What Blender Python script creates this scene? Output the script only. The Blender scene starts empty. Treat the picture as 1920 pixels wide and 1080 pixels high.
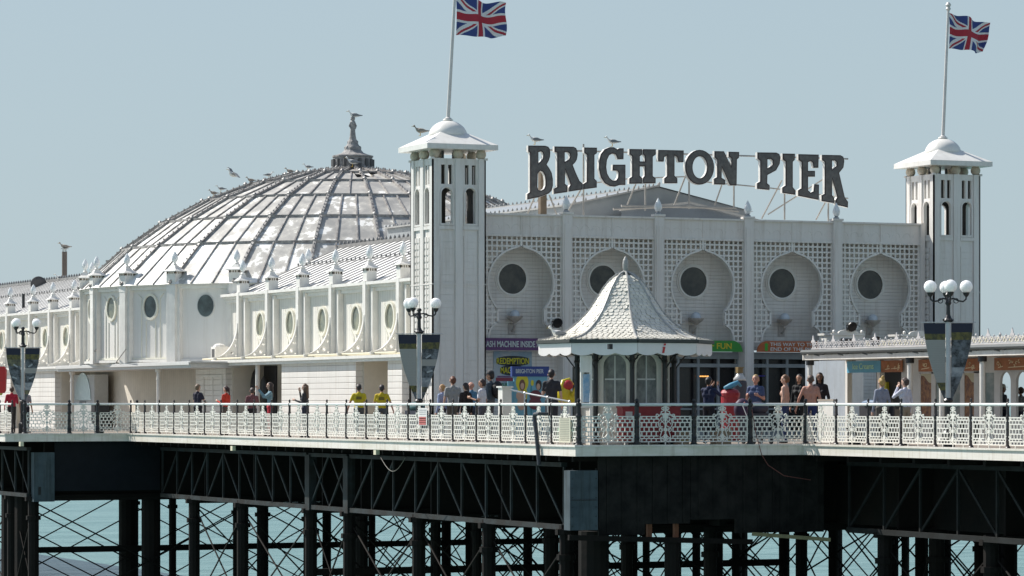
import bpy, math, random
from math import sin, cos, pi, sqrt, atan2, radians as R
from mathutils import Vector as V, Matrix
from mathutils.geometry import tessellate_polygon
import numpy as np
random.seed(7)
SC = bpy.context.scene
COL = SC.collection

# ------------------------------------------------------------------ camera
F = 6350.0; TH = R(23.87); HC = 1.124; HY = 756.0
ST, CT = sin(TH), cos(TH)
cd = bpy.data.cameras.new('camera'); cam = bpy.data.objects.new('camera', cd); COL.objects.link(cam)
cam.location = (0, 0, HC); cam.rotation_euler = (pi/2, 0, -TH)
cd.lens = 36*F/1920; cd.sensor_width = 36; cd.shift_y = (HY-540)/1920
cd.clip_start = 1; cd.clip_end = 20000
SC.camera = cam
# ------------------------------------------------------------------ sky, sun, exposure
SUN_AZ = R(145); SUN_EL = R(46)          # azimuth from -Y towards -X
sdir = V((-sin(SUN_AZ)*cos(SUN_EL), -cos(SUN_AZ)*cos(SUN_EL), sin(SUN_EL)))
w = bpy.data.worlds.new("World"); SC.world = w; w.use_nodes = True
nt = w.node_tree; nt.nodes.clear()
sk = nt.nodes.new('ShaderNodeTexSky'); sk.sky_type = 'NISHITA'; sk.sun_disc = False
sk.sun_elevation = SUN_EL; sk.sun_rotation = atan2(sdir.x, sdir.y)
sk.air_density = 1.0; sk.dust_density = 1.2; sk.ozone_density = 1.6
mx = nt.nodes.new('ShaderNodeMix'); mx.data_type = 'RGBA'; mx.blend_type = 'MULTIPLY'; mx.inputs[0].default_value = 1
mx.inputs[7].default_value = (0.95, 0.94, 1.05, 1)
mc = nt.nodes.new('ShaderNodeMix'); mc.data_type = 'RGBA'; tc = nt.nodes.new('ShaderNodeTexCoord'); sz = nt.nodes.new('ShaderNodeSeparateXYZ'); nt.links.new(tc.outputs['Generated'], sz.inputs[0])
mr = nt.nodes.new('ShaderNodeMapRange'); mr.inputs[1].default_value = .10; mr.inputs[2].default_value = .45; mr.inputs[3].default_value = .86; mr.inputs[4].default_value = .25
nt.links.new(sz.outputs[2], mr.inputs[0]); nt.links.new(mr.outputs[0], mc.inputs[0])     # pale haze low down, clearer sky overhead
mc.inputs[7].default_value = (4.30, 5.42, 5.92, 1)
bg = nt.nodes.new('ShaderNodeBackground'); bg.inputs[1].default_value = 0.085
ow = nt.nodes.new('ShaderNodeOutputWorld')
nt.links.new(sk.outputs[0], mx.inputs[6]); nt.links.new(mx.outputs[2], mc.inputs[6]); nt.links.new(mc.outputs[2], bg.inputs[0]); nt.links.new(bg.outputs[0], ow.inputs[0])
sl = bpy.data.lights.new('sun', 'SUN'); sl.energy = 5.0; sl.angle = R(0.5); sl.color = (1, 0.965, 0.90)
so = bpy.data.objects.new('sun', sl); COL.objects.link(so)
so.rotation_euler = sdir.to_track_quat('Z', 'Y').to_euler(); so.location = (0, 0, 60)
SC.view_settings.view_transform = 'Standard'; SC.view_settings.look = 'None'
SC.view_settings.exposure = 0.34; SC.view_settings.gamma = 1
SC.cycles.max_bounces = 6; SC.cycles.transparent_max_bounces = 12

# ------------------------------------------------------------------ pixel rays of the photograph (used to survey the place)
def ray(px):
    t = (px-960)/F
    return ST+t*CT, CT-t*ST
def zz(py, Z): return HC+(HY-py)*Z/F
def onX(px, X):
    a, b = ray(px); Z = X/a; return V((X, b*Z, Z))
def onY(px, Y):
    a, b = ray(px); Z = Y/b; return V((a*Z, Y, Z))
def P(px, py, X=None, Y=None):
    q = onX(px, X) if X is not None else onY(px, Y)
    return V((q.x, q.y, zz(py, q.z)))
def depth(x, y): return x*ST+y*CT

# ------------------------------------------------------------------ mesh builder
class MB:
    def __init__(s): s.v = []; s.f = []; s.m = []
    def add(s, vs, fs, mi=0):
        o = len(s.v); s.v += [tuple(p) for p in vs]
        for f in fs: s.f.append(tuple(i+o for i in f)); s.m.append(mi)
    def box(s, x0, y0, z0, x1, y1, z1, mi=0):
        if x0 > x1: x0, x1 = x1, x0
        if y0 > y1: y0, y1 = y1, y0
        if z0 > z1: z0, z1 = z1, z0
        s.add([(x0,y0,z0),(x1,y0,z0),(x1,y1,z0),(x0,y1,z0),(x0,y0,z1),(x1,y0,z1),(x1,y1,z1),(x0,y1,z1)],
              [(0,3,2,1),(4,5,6,7),(0,1,5,4),(1,2,6,5),(2,3,7,6),(3,0,4,7)], mi)
    def bar(s, p, q, w, h=None, mi=0, up=None):
        p = V(p); q = V(q); h = h or w; d = (q-p)
        if d.length < 1e-6: return
        d.normalize(); up = V(up) if up else (V((0,0,1)) if abs(d.z) < .95 else V((1,0,0)))
        a = d.cross(up).normalized(); b = a.cross(d)
        vs = [o+a*i*w/2+b*j*h/2 for o in (p, q) for i, j in ((-1,-1),(1,-1),(1,1),(-1,1))]
        s.add(vs, [(0,3,2,1),(4,5,6,7),(0,1,5,4),(1,2,6,5),(2,3,7,6),(3,0,4,7)], mi)
    def cyl(s, p, q, r0, r1=None, n=8, mi=0):
        p = V(p); q = V(q); r1 = r0 if r1 is None else r1; d = (q-p).normalized()
        up = V((0,0,1)) if abs(d.z) < .95 else V((1,0,0)); a = d.cross(up).normalized(); b = a.cross(d)
        vs = [o+(a*cos(2*pi*i/n)+b*sin(2*pi*i/n))*r for o, r in ((p,r0),(q,r1)) for i in range(n)]
        fs = [(i,(i+1)%n,n+(i+1)%n,n+i) for i in range(n)]+[tuple(range(n))[::-1], tuple(range(n,2*n))]
        s.add(vs, fs, mi)
    def tube(s, pts, r, n=6, mi=0):
        pts = [V(p) for p in pts]; rs = r if isinstance(r, (list, tuple)) else [r]*len(pts)
        rings = []; a = None
        for i, p in enumerate(pts):
            d = (pts[min(i+1, len(pts)-1)]-pts[max(i-1, 0)]).normalized()
            if a is None:
                up = V((0,0,1)) if abs(d.z) < .9 else V((1,0,0)); a = d.cross(up).normalized()
            else: a = (a-d*a.dot(d)).normalized()
            b = a.cross(d)
            rings += [p+(a*cos(2*pi*k/n)+b*sin(2*pi*k/n))*rs[i] for k in range(n)]
        fs = [(j*n+i, j*n+(i+1)%n, (j+1)*n+(i+1)%n, (j+1)*n+i) for j in range(len(pts)-1) for i in range(n)]
        m = len(pts)-1
        s.add(rings, fs+[tuple(range(n))[::-1], tuple(range(m*n, m*n+n))], mi)
    def lathe(s, c, prof, n=16, mi=0, a0=0.0, sx=1, sy=1):
        c = V(c); vs = []; 
        for r, z in prof:
            vs += [c+V((sx*r*cos(a0+2*pi*i/n), sy*r*sin(a0+2*pi*i/n), z)) for i in range(n)]
        k = len(prof)
        fs = [(j*n+i, j*n+(i+1)%n, (j+1)*n+(i+1)%n, (j+1)*n+i) for j in range(k-1) for i in range(n)]
        s.add(vs, fs+[tuple(range(n))[::-1], tuple(range((k-1)*n, k*n))], mi)
    def ball(s, c, r, n=10, mi=0, sx=1, sy=1, sz=1):
        m = max(4, n//2+1)
        s.lathe(c, [(max(1e-4, r*sin(pi*j/m)), -r*sz*cos(pi*j/m)) for j in range(m+1)], n, mi, 0, sx, sy)
    def prism(s, loops, fr, d0, d1, mi=0, ms=None):
        """loops: outer then holes, 2D; fr(u,v,w)->3D point; caps at w=d0,d1"""
        ms = mi if ms is None else ms
        flat = [p for l in loops for p in l]
        tri = tessellate_polygon([[V((p[0], p[1], 0)) for p in l] for l in loops])
        n = len(flat)
        vs = [fr(p[0], p[1], d0) for p in flat]+[fr(p[0], p[1], d1) for p in flat]
        s.add(vs, [tuple(t) for t in tri]+[tuple(i+n for i in t)[::-1] for t in tri], mi)
        o = 0; sf = []
        for l in loops:
            k = len(l)
            sf += [(o+i, o+(i+1)%k, n+o+(i+1)%k, n+o+i) for i in range(k)]; o += k
        s.add(vs, sf, ms)
    def build(s, name, mats, parent=None, smooth=False, origin=None, wn=True):
        me = bpy.data.meshes.new(name)
        me.from_pydata(s.v, [], s.f); me.validate()
        if not isinstance(mats, (list, tuple)): mats = [mats]
        for m in mats: me.materials.append(m)
        if len(mats) > 1 and len(me.polygons) == len(s.m): me.polygons.foreach_set('material_index', s.m)
        if smooth: me.polygons.foreach_set('use_smooth', [True]*len(me.polygons))
        import bmesh
        bm = bmesh.new(); bm.from_mesh(me); bmesh.ops.recalc_face_normals(bm, faces=bm.faces); bm.to_mesh(me); bm.free()
        o = bpy.data.objects.new(name, me)
        return link(o, parent)
def link(o, parent=None):
    COL.objects.link(o)
    if parent is not None:
        o.parent = parent
        if parent.type == 'EMPTY': o.matrix_parent_inverse = Matrix.Translation(-V(parent.location))
    return o
def tag(o, label=None, cat=None, group=None, kind=None):
    if label: o['label'] = label
    if cat: o['category'] = cat
    if group: o['group'] = group
    if kind: o['kind'] = kind
    return o
def thing(name, label, cat, loc=(0,0,0), group=None):
    o = bpy.data.objects.new(name, None); COL.objects.link(o); o.location = loc; o.empty_display_size = .3
    return tag(o, label, cat, group)
def dup(root, loc, rz=0, label=None, group=None, sc=None):
    r = root.copy(); COL.objects.link(r); r.location = loc; r.rotation_euler = (0,0,rz)
    if sc: r.scale = (sc,)*3
    if label: r['label'] = label
    if group: r['group'] = group
    for ch in list(root.children):
        c = ch.copy(); COL.objects.link(c); c.parent = r
        for g in list(ch.children):
            d = g.copy(); COL.objects.link(d); d.parent = c
    return r
def struct(o, label=None): o['kind'] = 'structure'; return o

# ------------------------------------------------------------------ materials
def mat(name, c, rough=.6, metal=0, var=0, vscale=3, c2=None, bump=0, bscale=30, boards=None, spec=.5, emit=None, alpha=None, stretch=None, streak=0):
    """base colour with noise variation; boards=(axis, pitch, depth) grooves; streak stretch"""
    m = bpy.data.materials.new(name); m.use_nodes = True; nt = m.node_tree; N = nt.nodes; L = nt.links
    b = N['Principled BSDF']; b.inputs['Roughness'].default_value = rough; b.inputs['Metallic'].default_value = metal
    b.inputs['Specular IOR Level'].default_value = spec
    c = (*c, 1); b.inputs['Base Color'].default_value = c
    g = N.new('ShaderNodeNewGeometry')
    last = None
    if var or c2:
        n = N.new('ShaderNodeTexNoise'); n.inputs['Scale'].default_value = vscale; n.inputs['Detail'].default_value = 6; n.inputs['Roughness'].default_value = .65
        src = g.outputs['Position']
        if stretch:
            mp = N.new('ShaderNodeMapping'); mp.inputs['Scale'].default_value = stretch; L.new(src, mp.inputs[0]); src = mp.outputs[0]
        L.new(src, n.inputs['Vector'])
        cr = N.new('ShaderNodeValToRGB'); cr.color_ramp.elements[0].position = .38; cr.color_ramp.elements[1].position = .62
        cc = c2 if c2 else tuple(x*(1-var) for x in c[:3])
        cr.color_ramp.elements[0].color = (*cc[:3], 1); cr.color_ramp.elements[1].color = c
        L.new(n.outputs[0], cr.inputs[0]); L.new(cr.outputs[0], b.inputs['Base Color']); last = cr.outputs[0]
    hgt = None
    if streak:
        mp2 = N.new('ShaderNodeMapping'); mp2.inputs['Scale'].default_value = (6,6,.35); L.new(g.outputs['Position'], mp2.inputs[0])
        n3 = N.new('ShaderNodeTexNoise'); n3.inputs['Scale'].default_value = 1; n3.inputs['Detail'].default_value = 5; n3.inputs['Roughness'].default_value = .7; L.new(mp2.outputs[0], n3.inputs['Vector'])
        c3 = N.new('ShaderNodeValToRGB'); e3 = c3.color_ramp.elements; e3[0].position = .30; e3[0].color = (.60,.53,.45,1); e3[1].position = .50; e3[1].color = (1,1,1,1)
        L.new(n3.outputs[0], c3.inputs[0])
        mm3 = N.new('ShaderNodeMix'); mm3.data_type = 'RGBA'; mm3.blend_type = 'MULTIPLY'; mm3.inputs[0].default_value = streak
        if last: L.new(last, mm3.inputs[6])
        else: mm3.inputs[6].default_value = c
        L.new(c3.outputs[0], mm3.inputs[7]); L.new(mm3.outputs[2], b.inputs['Base Color']); last = mm3.outputs[2]
    if bump:
        n2 = N.new('ShaderNodeTexNoise'); n2.inputs['Scale'].default_value = bscale; n2.inputs['Detail'].default_value = 4
        L.new(g.outputs['Position'], n2.inputs['Vector']); hgt = n2.outputs[0]
        bp = N.new('ShaderNodeBump'); bp.inputs['Strength'].default_value = bump; bp.inputs['Distance'].default_value = .02
        L.new(hgt, bp.inputs['Height']); L.new(bp.outputs[0], b.inputs['Normal'])
    if boards:
        ax, pitch, depth_ = boards
        sp = N.new('ShaderNodeSeparateXYZ'); L.new(g.outputs['Position'], sp.inputs[0])
        mm = N.new('ShaderNodeMath'); mm.operation = 'DIVIDE'; L.new(sp.outputs[ax], mm.inputs[0]); mm.inputs[1].default_value = pitch
        fr = N.new('ShaderNodeMath'); fr.operation = 'FRACT'; L.new(mm.outputs[0], fr.inputs[0])
        r2 = N.new('ShaderNodeValToRGB'); e = r2.color_ramp.elements
        e[0].position = 0; e[0].color = (0,0,0,1); e[1].position = .10; e[1].color = (.8,.8,.8,1)
        x = e.new(.95); x.color = (1,1,1,1); x = e.new(1); x.color = (0,0,0,1)
        L.new(fr.outputs[0], r2.inputs[0])
        bp2 = N.new('ShaderNodeBump'); bp2.inputs['Strength'].default_value = .9; bp2.inputs['Distance'].default_value = depth_
        L.new(r2.outputs[0], bp2.inputs['Height']); L.new(bp2.outputs[0], b.inputs['Normal'])
        mu = N.new('ShaderNodeMix'); mu.data_type = 'RGBA'; mu.blend_type = 'MULTIPLY'; mu.inputs[0].default_value = .22
        if last: L.new(last, mu.inputs[6])
        else: mu.inputs[6].default_value = c
        L.new(r2.outputs[0], mu.inputs[7]); L.new(mu.outputs[2], b.inputs['Base Color'])
    if emit:
        b.inputs['Emission Color'].default_value = (*emit[:3], 1); b.inputs['Emission Strength'].default_value = emit[3]
    if alpha is not None: b.inputs['Alpha'].default_value = alpha
    return m
WHITE = mat('white_paint', (.80,.765,.71), .5, streak=.4, vscale=1.2, c2=(.73,.69,.625), bump=.1, bscale=12)
WHITE2 = mat('white_gloss_paint', (.82,.795,.745), .4, var=.10, vscale=2.5, streak=.2)
WBOARD = mat('white_shiplap', (.82,.79,.74), .5, streak=.35, var=.07, vscale=.8, boards=(2,.2,.02))
WBOARD2 = mat('white_fine_shiplap', (.83,.795,.745), .55, streak=.5, var=.10, vscale=1.0, boards=(2,.12,.012))
VB_Y = mat('white_vertical_boards', (.82,.79,.72), .5, streak=.25, var=.10, vscale=.7, boards=(1,.22,.015), stretch=(1,1,.3))
DRUMW = mat('drum_white_paint', (.78,.755,.71), .55, streak=.2, vscale=.8, c2=(.74,.71,.66), stretch=(1,1,.4))
TOWERW = mat('tower_paint', (.76,.735,.70), .55, streak=.4, c2=(.71,.68,.64), var=.1, vscale=.9, bump=.15, bscale=9, stretch=(1,1,.5))
TEXW = mat('embossed_panel', (.70,.695,.68), .6, var=.05, boards=(2,.11,.02))
CREAM = mat('cream_paint', (.72,.66,.48), .55, var=.15, vscale=2)
BEIGE = mat('beige_boarding', (.76,.70,.60), .6, var=.12, vscale=.9, boards=(1,.25,.015))
GREYPANEL = mat('grey_roof_sheet', (.33,.35,.36), .45, var=.18, vscale=1.1)
DARKROOF = mat('slate_grey_roof', (.20,.23,.26), .5, var=.2, vscale=.9)
WOODK = mat('dark_lining', (.06,.055,.05), .8, var=.3)  # dark sheets lining the inside of the tower belfry
LEAD = mat('dull_lead', (.42,.41,.39), .45, var=.2, vscale=2.2)
RIB = mat('weathered_rib', (.21,.19,.18), .5, var=.35, vscale=4, c2=(.42,.40,.37))
SEAM = mat('roof_seam', (.27,.26,.25), .45, var=.3, vscale=3)
BLACK = mat('black_iron', (.018,.018,.02), .38, var=.2)
BROWNIRON = mat('brown_black_iron', (.05,.035,.032), .45, c2=(.02,.02,.022), vscale=2.5)
GLASSD = mat('dark_window_glass', (.065,.06,.05), .15, vscale=2.2, c2=(.016,.016,.017))
GLASSG = mat('pale_green_glass', (.28,.28,.20), .12, c2=(.14,.16,.14), vscale=2.0)
DOMEGL = mat('drum_window_glass', (.10,.13,.13), .1, c2=(.04,.05,.05), vscale=1.4)
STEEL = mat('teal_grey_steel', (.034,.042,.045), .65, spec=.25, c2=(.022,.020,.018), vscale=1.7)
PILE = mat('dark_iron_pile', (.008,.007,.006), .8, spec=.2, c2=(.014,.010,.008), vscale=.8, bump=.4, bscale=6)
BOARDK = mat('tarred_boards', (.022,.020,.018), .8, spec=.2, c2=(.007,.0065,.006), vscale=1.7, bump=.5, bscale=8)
BLUEGREY = mat('blue_grey_panel', (.075,.10,.115), .7, spec=.3, streak=.9, c2=(.05,.068,.08), vscale=1.4)
WOOD = mat('deck_timber', (.27,.23,.19), .75, var=.25, vscale=1.5, boards=(0,.15,.01))
GLOBE = mat('opal_globe', (.92,.90,.88), .3)
_b = GLOBE.node_tree.nodes['Principled BSDF']; _b.inputs['Subsurface Weight'].default_value = 1; _b.inputs['Subsurface Radius'].default_value = (1,1,1); _b.inputs['Subsurface Scale'].default_value = .25
SILVER = mat('galvanised_pipe', (.55,.56,.57), .35, metal=.4, var=.1)
OPAL = mat('frosted_lamp_glass', (.80,.82,.82), .25, var=.1, vscale=12)
# dome panels: white coat peeling to grey-tan metal
def dome_mat():
    m = mat('peeling_dome_panels', (.82,.81,.78), .58)
    nt = m.node_tree; N = nt.nodes; L = nt.links; b = N['Principled BSDF']
    g = N.new('ShaderNodeNewGeometry')
    n = N.new('ShaderNodeTexNoise'); n.inputs['Scale'].default_value = 1.5; n.inputs['Detail'].default_value = 9; n.inputs['Roughness'].default_value = .62
    L.new(g.outputs['Position'], n.inputs['Vector'])
    sp = N.new('ShaderNodeSeparateXYZ'); L.new(g.outputs['Position'], sp.inputs[0])
    # upper rings and the entrance side carry more of the grey-tan patches
    zr = N.new('ShaderNodeMapRange'); zr.inputs[1].default_value = 5.6; zr.inputs[2].default_value = 10.0; zr.inputs[3].default_value = .0; zr.inputs[4].default_value = .20
    L.new(sp.outputs[2], zr.inputs[0])
    yr = N.new('ShaderNodeMapRange'); yr.inputs[1].default_value = 124; yr.inputs[2].default_value = 115; yr.inputs[3].default_value = .0; yr.inputs[4].default_value = .15
    L.new(sp.outputs[1], yr.inputs[0])
    ad = N.new('ShaderNodeMath'); ad.operation = 'SUBTRACT'; L.new(n.outputs[0], ad.inputs[0]); L.new(zr.outputs[0], ad.inputs[1])
    ad2 = N.new('ShaderNodeMath'); ad2.operation = 'SUBTRACT'; L.new(ad.outputs[0], ad2.inputs[0]); L.new(yr.outputs[0], ad2.inputs[1])
    cr = N.new('ShaderNodeValToRGB'); e = cr.color_ramp.elements
    e[0].position = .25; e[0].color = (.34,.33,.31,1); e[1].position = .435; e[1].color = (.84,.82,.78,1)
    x = e.new(.36); x.color = (.44,.42,.385,1); x = e.new(.42); x.color = (.52,.50,.45,1)
    L.new(ad2.outputs[0], cr.inputs[0]); L.new(cr.outputs[0], b.inputs['Base Color'])
    bp = N.new('ShaderNodeBump'); bp.inputs['Strength'].default_value = .35; bp.inputs['Distance'].default_value = .03
    L.new(n.outputs[0], bp.inputs['Height']); L.new(bp.outputs[0], b.inputs['Normal'])
    return m
DOME = dome_mat()
def sea_mat():
    m = bpy.data.materials.new('sea_water'); m.use_nodes = True; nt = m.node_tree; N = nt.nodes; L = nt.links
    b = N['Principled BSDF']; b.inputs['Roughness'].default_value = .22; b.inputs['Specular IOR Level'].default_value = .5
    g = N.new('ShaderNodeNewGeometry')
    mp = N.new('ShaderNodeMapping'); mp.inputs['Rotation'].default_value = (0,0,R(24)); mp.inputs['Scale'].default_value = (.10,.45,.4); L.new(g.outputs['Position'], mp.inputs[0])
    n = N.new('ShaderNodeTexNoise'); n.inputs['Scale'].default_value = 1.0; n.inputs['Detail'].default_value = 8; n.inputs['Roughness'].default_value = .6; L.new(mp.outputs[0], n.inputs['Vector'])
    cr = N.new('ShaderNodeValToRGB'); e = cr.color_ramp.elements
    e[0].position = .3; e[0].color = (.08,.19,.178,1); e[1].position = .7; e[1].color = (.18,.32,.30,1)
    L.new(n.outputs[0], cr.inputs[0]); L.new(cr.outputs[0], b.inputs['Base Color'])
    mp2 = N.new('ShaderNodeMapping'); mp2.inputs['Rotation'].default_value = (0,0,R(30)); mp2.inputs['Scale'].default_value = (.7,2.6,1); L.new(g.outputs['Position'], mp2.inputs[0])
    n2 = N.new('ShaderNodeTexNoise'); n2.inputs['Scale'].default_value = 1.0; n2.inputs['Detail'].default_value = 5; L.new(mp2.outputs[0], n2.inputs['Vector'])
    ma = N.new('ShaderNodeMath'); ma.operation = 'MULTIPLY_ADD'; ma.inputs[1].default_value = .25; L.new(n2.outputs[0], ma.inputs[0]); L.new(n.outputs[0], ma.inputs[2])
    bp = N.new('ShaderNodeBump'); bp.inputs['Strength'].default_value = 1; bp.inputs['Distance'].default_value = .8
    L.new(ma.outputs[0], bp.inputs['Height']); L.new(bp.outputs[0], b.inputs['Normal'])
    return m
SEA = sea_mat()
_mc = {}
def flat(c, rough=.6, var=.08):
    k = (tuple(round(x,3) for x in c), rough)
    if k not in _mc: _mc[k] = mat('paint_%02d' % len(_mc), c, rough, var=var, vscale=6)
    return _mc[k]
def text(s, name, m, frame, width, height, parent, thick=.01, shear=0, font_bold=False):
    """frame(u,v,w)->world; text fitted in width x height with lower-left at 0,0"""
    cu = bpy.data.curves.new('t', 'FONT'); cu.body = s; cu.extrude = .02; cu.shear = shear
    if font_bold: cu.offset = .018
    o = bpy.data.objects.new('t', cu); COL.objects.link(o)
    bpy.context.view_layer.update(); dg = bpy.context.evaluated_depsgraph_get()
    me = bpy.data.meshes.new_from_object(o.evaluated_get(dg)); me.name = name
    bpy.data.objects.remove(o)
    xs = [v.co.x for v in me.vertices]; ys = [v.co.y for v in me.vertices]
    x0, x1, y0, y1 = min(xs), max(xs), min(ys), max(ys)
    for v in me.vertices:
        v.co = frame((v.co.x-x0)/(x1-x0)*width, (v.co.y-y0)/(y1-y0)*height, (v.co.z+.02)/.04*thick)
    me.materials.clear(); me.materials.append(m)
    return link(bpy.data.objects.new(name, me), parent)
def fY(x0, z0, y):      # a frame on a plane facing -Y
    return lambda u, v, w: V((x0+u, y-w, z0+v))
def fX(y0, z0, x):      # a frame on a plane facing -X, u runs towards -Y
    return lambda u, v, w: V((x-w, y0-u, z0+v))
# ================================================================== setting
L_ = 1.7
A_X = 37.68; A_Y0 = 80.85; C_X = A_X+4*L_; A_Y1 = A_Y0+23*L_
D_X = A_X-4.63
# sea
b = MB(); b.add([(-9000,-9000,-8.5),(9000,-9000,-8.5),(9000,9000,-8.5),(-9000,9000,-8.5)], [(0,1,2,3)])
struct(b.build('sea', SEA))
# deck: one slab following the stepped edge
edge = [(C_X,20),(C_X,A_Y0),(A_X,A_Y0),(A_X,A_Y1),(D_X,A_Y1),(D_X,230)]
poly = edge+[(55,230),(55,145),(64,145),(64,20)]
b = MB(); b.prism([poly], lambda u,v,w: V((u,v,w)), -.24, 0)
struct(b.build('pier_deck', WOOD))
# edge board, a moulded white fascia following the edge
ef = thing('edge_board', 'long white painted fascia board along the stepped edge of the pier deck', 'edge board', (A_X,A_Y0,0))
runs = [((C_X,20),(C_X,A_Y0),'x'),((C_X,A_Y0),(A_X,A_Y0),'y'),((A_X,A_Y0),(A_X,A_Y1),'x'),((A_X,A_Y1),(D_X,A_Y1),'y'),((D_X,A_Y1),(D_X,230),'x')]
EB = mat('white_edge_board', (.82,.755,.70), .5, streak=.5, c2=(.68,.63,.54), vscale=1.1, stretch=(1,.25,3))
g = .14
b = MB()
b.box(C_X-g,20,-.275,C_X-.003,A_Y0-g-.003,-.03); b.box(C_X-g-.04,20,-.028,C_X-.003,A_Y0-g-.045,.02); b.build('fascia', EB, ef)
b = MB(); b.box(A_X-g,A_Y0-g,-.275,C_X-.003,A_Y0-.003,-.03); b.box(A_X-g-.04,A_Y0-g-.04,-.028,C_X-.003,A_Y0-.003,.02); b.build('fascia', EB, ef)
b = MB(); b.box(A_X-g,A_Y0,-.275,A_X-.003,A_Y1-g-.003,-.03); b.box(A_X-g-.04,A_Y0,-.028,A_X-.003,A_Y1-g-.045,.02); b.build('fascia', EB, ef)
b = MB(); b.box(D_X-g,A_Y1-g,-.275,A_X-.003,A_Y1-.003,-.03); b.box(D_X-g-.04,A_Y1-g-.04,-.028,A_X-.003,A_Y1-.003,.02); b.build('fascia', EB, ef)
b = MB(); b.box(D_X-g,A_Y1,-.275,D_X-.003,230,-.03); b.box(D_X-g-.04,A_Y1,-.028,D_X-.003,230,.02); b.build('fascia', EB, ef)

# ------------------------------------------------------------------ framework under the deck
fw = thing('pier_framework', 'dark iron piles, trusses and cross bracing standing in the sea under the deck', 'pier framework', (A_X,A_Y0,-8.5))
rnd = random.Random(3)
frontY = [onX(px, 38.7).y for px in (1062, 655, 583, 455, 283, 240)]
rows = []   # (Y, [X...])
Y = 52.0
for k in range(18):
    xs = [45.6 if Y < 80 else 38.7, 47.2 if Y < 80 else 43.1, 51.8, 56.2, 60.6, 65.0]
    if Y > A_Y1: xs[0] = 34.2
    if Y > 143: xs = [34.2,38.5,42.8,47.1,51,54.5]
    elif Y > A_Y1: xs[-1] = 63.5
    rows.append((Y, xs)); Y += 5.3
# snap the outer row to the columns the photo shows
for fy in frontY:
    i = min(range(len(rows)), key=lambda i: abs(rows[i][0]-fy)); rows[i] = (fy, rows[i][1])
rows.sort()
npile = 0
for (Y, xs) in rows:
    for j, X in enumerate(xs):
        if npile >= 100: break
        r = .20 if j == 0 else rnd.choice([.15,.17,.19,.22])
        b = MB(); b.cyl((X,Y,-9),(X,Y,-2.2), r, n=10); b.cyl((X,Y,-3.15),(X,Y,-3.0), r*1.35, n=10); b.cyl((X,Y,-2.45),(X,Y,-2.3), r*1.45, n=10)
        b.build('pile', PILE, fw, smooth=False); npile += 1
# cross braces (transverse) and ties (along the pier)
nb = 0
for i, (Y, xs) in enumerate(rows):
    for j in range(5):
        if nb >= 96: break
        b = MB(); x0, x1 = xs[j], xs[j+1]
        b.cyl((x0,Y,-2.5),(x1,Y,-7.0), .028, n=5); b.cyl((x1,Y+.07,-2.5),(x0,Y+.07,-7.0), .028, n=5)
        b.build('cross_brace', PILE, fw); nb += 1
    b = MB(); b.box(xs[0]-.3,Y-.09,-2.46,xs[-1]+.2,Y+.09,-2.31)
    if i % 4 == 2: b.box(xs[0],Y-.1,-4.5,xs[3],Y+.1,-4.28)
    b.build('cross_beam', PILE, fw)
    # solid girder added to black out the shaded depth behind the trusses
    b = MB(); b.box(xs[0]+.4,Y-.05,-2.3,xs[-1],Y+.05,-.32); b.box(xs[0]+.4,Y-.16,-2.3,xs[-1],Y+.16,-2.24); b.build('black_fill_girder', PILE, fw)
nt_ = 0
for j in (0,3):
    for i in range(len(rows)-1):
        (Ya, xa), (Yb, xb) = rows[i], rows[i+1]
        if abs(xa[j]-xb[j]) > 3: continue
        b = MB(); X = xa[j]
        b.cyl((X,Ya,-2.7),(X,Yb,-6.2), .03, n=5); b.cyl((X+.08,Yb,-2.7),(X+.08,Ya,-6.2), .03, n=5)
        b.build('diagonal_tie', PILE, fw)
for X in (43.1, 47.2, 51.8, 56.2, 60.6, 65.0):  # deep beam rows added as black fill for the shadow under the deck
    b = MB(); b.box(X-.12, 50 if X > 45 else 83, -2.26, X+.12, 150, -.6)
    b.build('black_fill_beam', PILE, fw)
def truss(X, Y0, Y1, z0, z1, m, name='lattice_truss'):
    n = max(2, round((Y1-Y0)/1.75)); d = (Y1-Y0)/n
    b = MB()
    b.box(X-.09,Y0,z0-.07,X+.09,Y1,z0+.07); b.box(X-.09,Y0,z1-.06,X+.09,Y1,z1+.06)
    for k in range(n+1):
        y = Y0+k*d; b.box(X-.03,y-.035,z0+.07,X+.03,y+.035,z1-.06)
        if k < n:
            if k < n/2: b.bar((X+.02,y,z0+.07),(X+.02,y+d,z1-.06),.045,.07)
            else: b.bar((X+.02,y,z1-.06),(X+.02,y+d,z0+.07),.045,.07)
    b.build(name, m, fw)
def xtruss(X, Y0, Y1, z0, z1, m):
    b = MB(); n = 2; d = (Y1-Y0)/n
    b.box(X-.09,Y0,z0-.07,X+.09,Y1,z0+.07); b.box(X-.09,Y0,z1-.06,X+.09,Y1,z1+.06)
    b.box(X-.14,Y0-.2,z0-.1,X+.12,Y0+.2,z1); b.box(X-.14,Y1-.2,z0-.1,X+.12,Y1+.2,z1)
    for k in range(n):
        y = Y0+k*d; b.bar((X+.02,y,z0),(X+.02,y+d,z1),.045,.07); b.bar((X-.03,y,z1),(X-.03,y+d,z0),.045,.07)
    b.build('braced_truss', m, fw)
TX = 38.6
y1060, y655, y583, y310 = [onX(p, TX).y for p in (1058, 655, 583, 305)]
truss(TX, y1060, y655-.2, -2.25, -.55, STEEL)
xtruss(TX, y655, y583, -2.25, -.55, STEEL)
truss(TX, y583+.2, y310, -2.25, -.55, STEEL)
truss(34.0, A_Y1+.6, A_Y1+24, -2.25, -.55, STEEL)
DST = mat('dark_steel', (.022,.024,.024), .7, spec=.2, c2=(.015,.015,.014), vscale=2)
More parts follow.
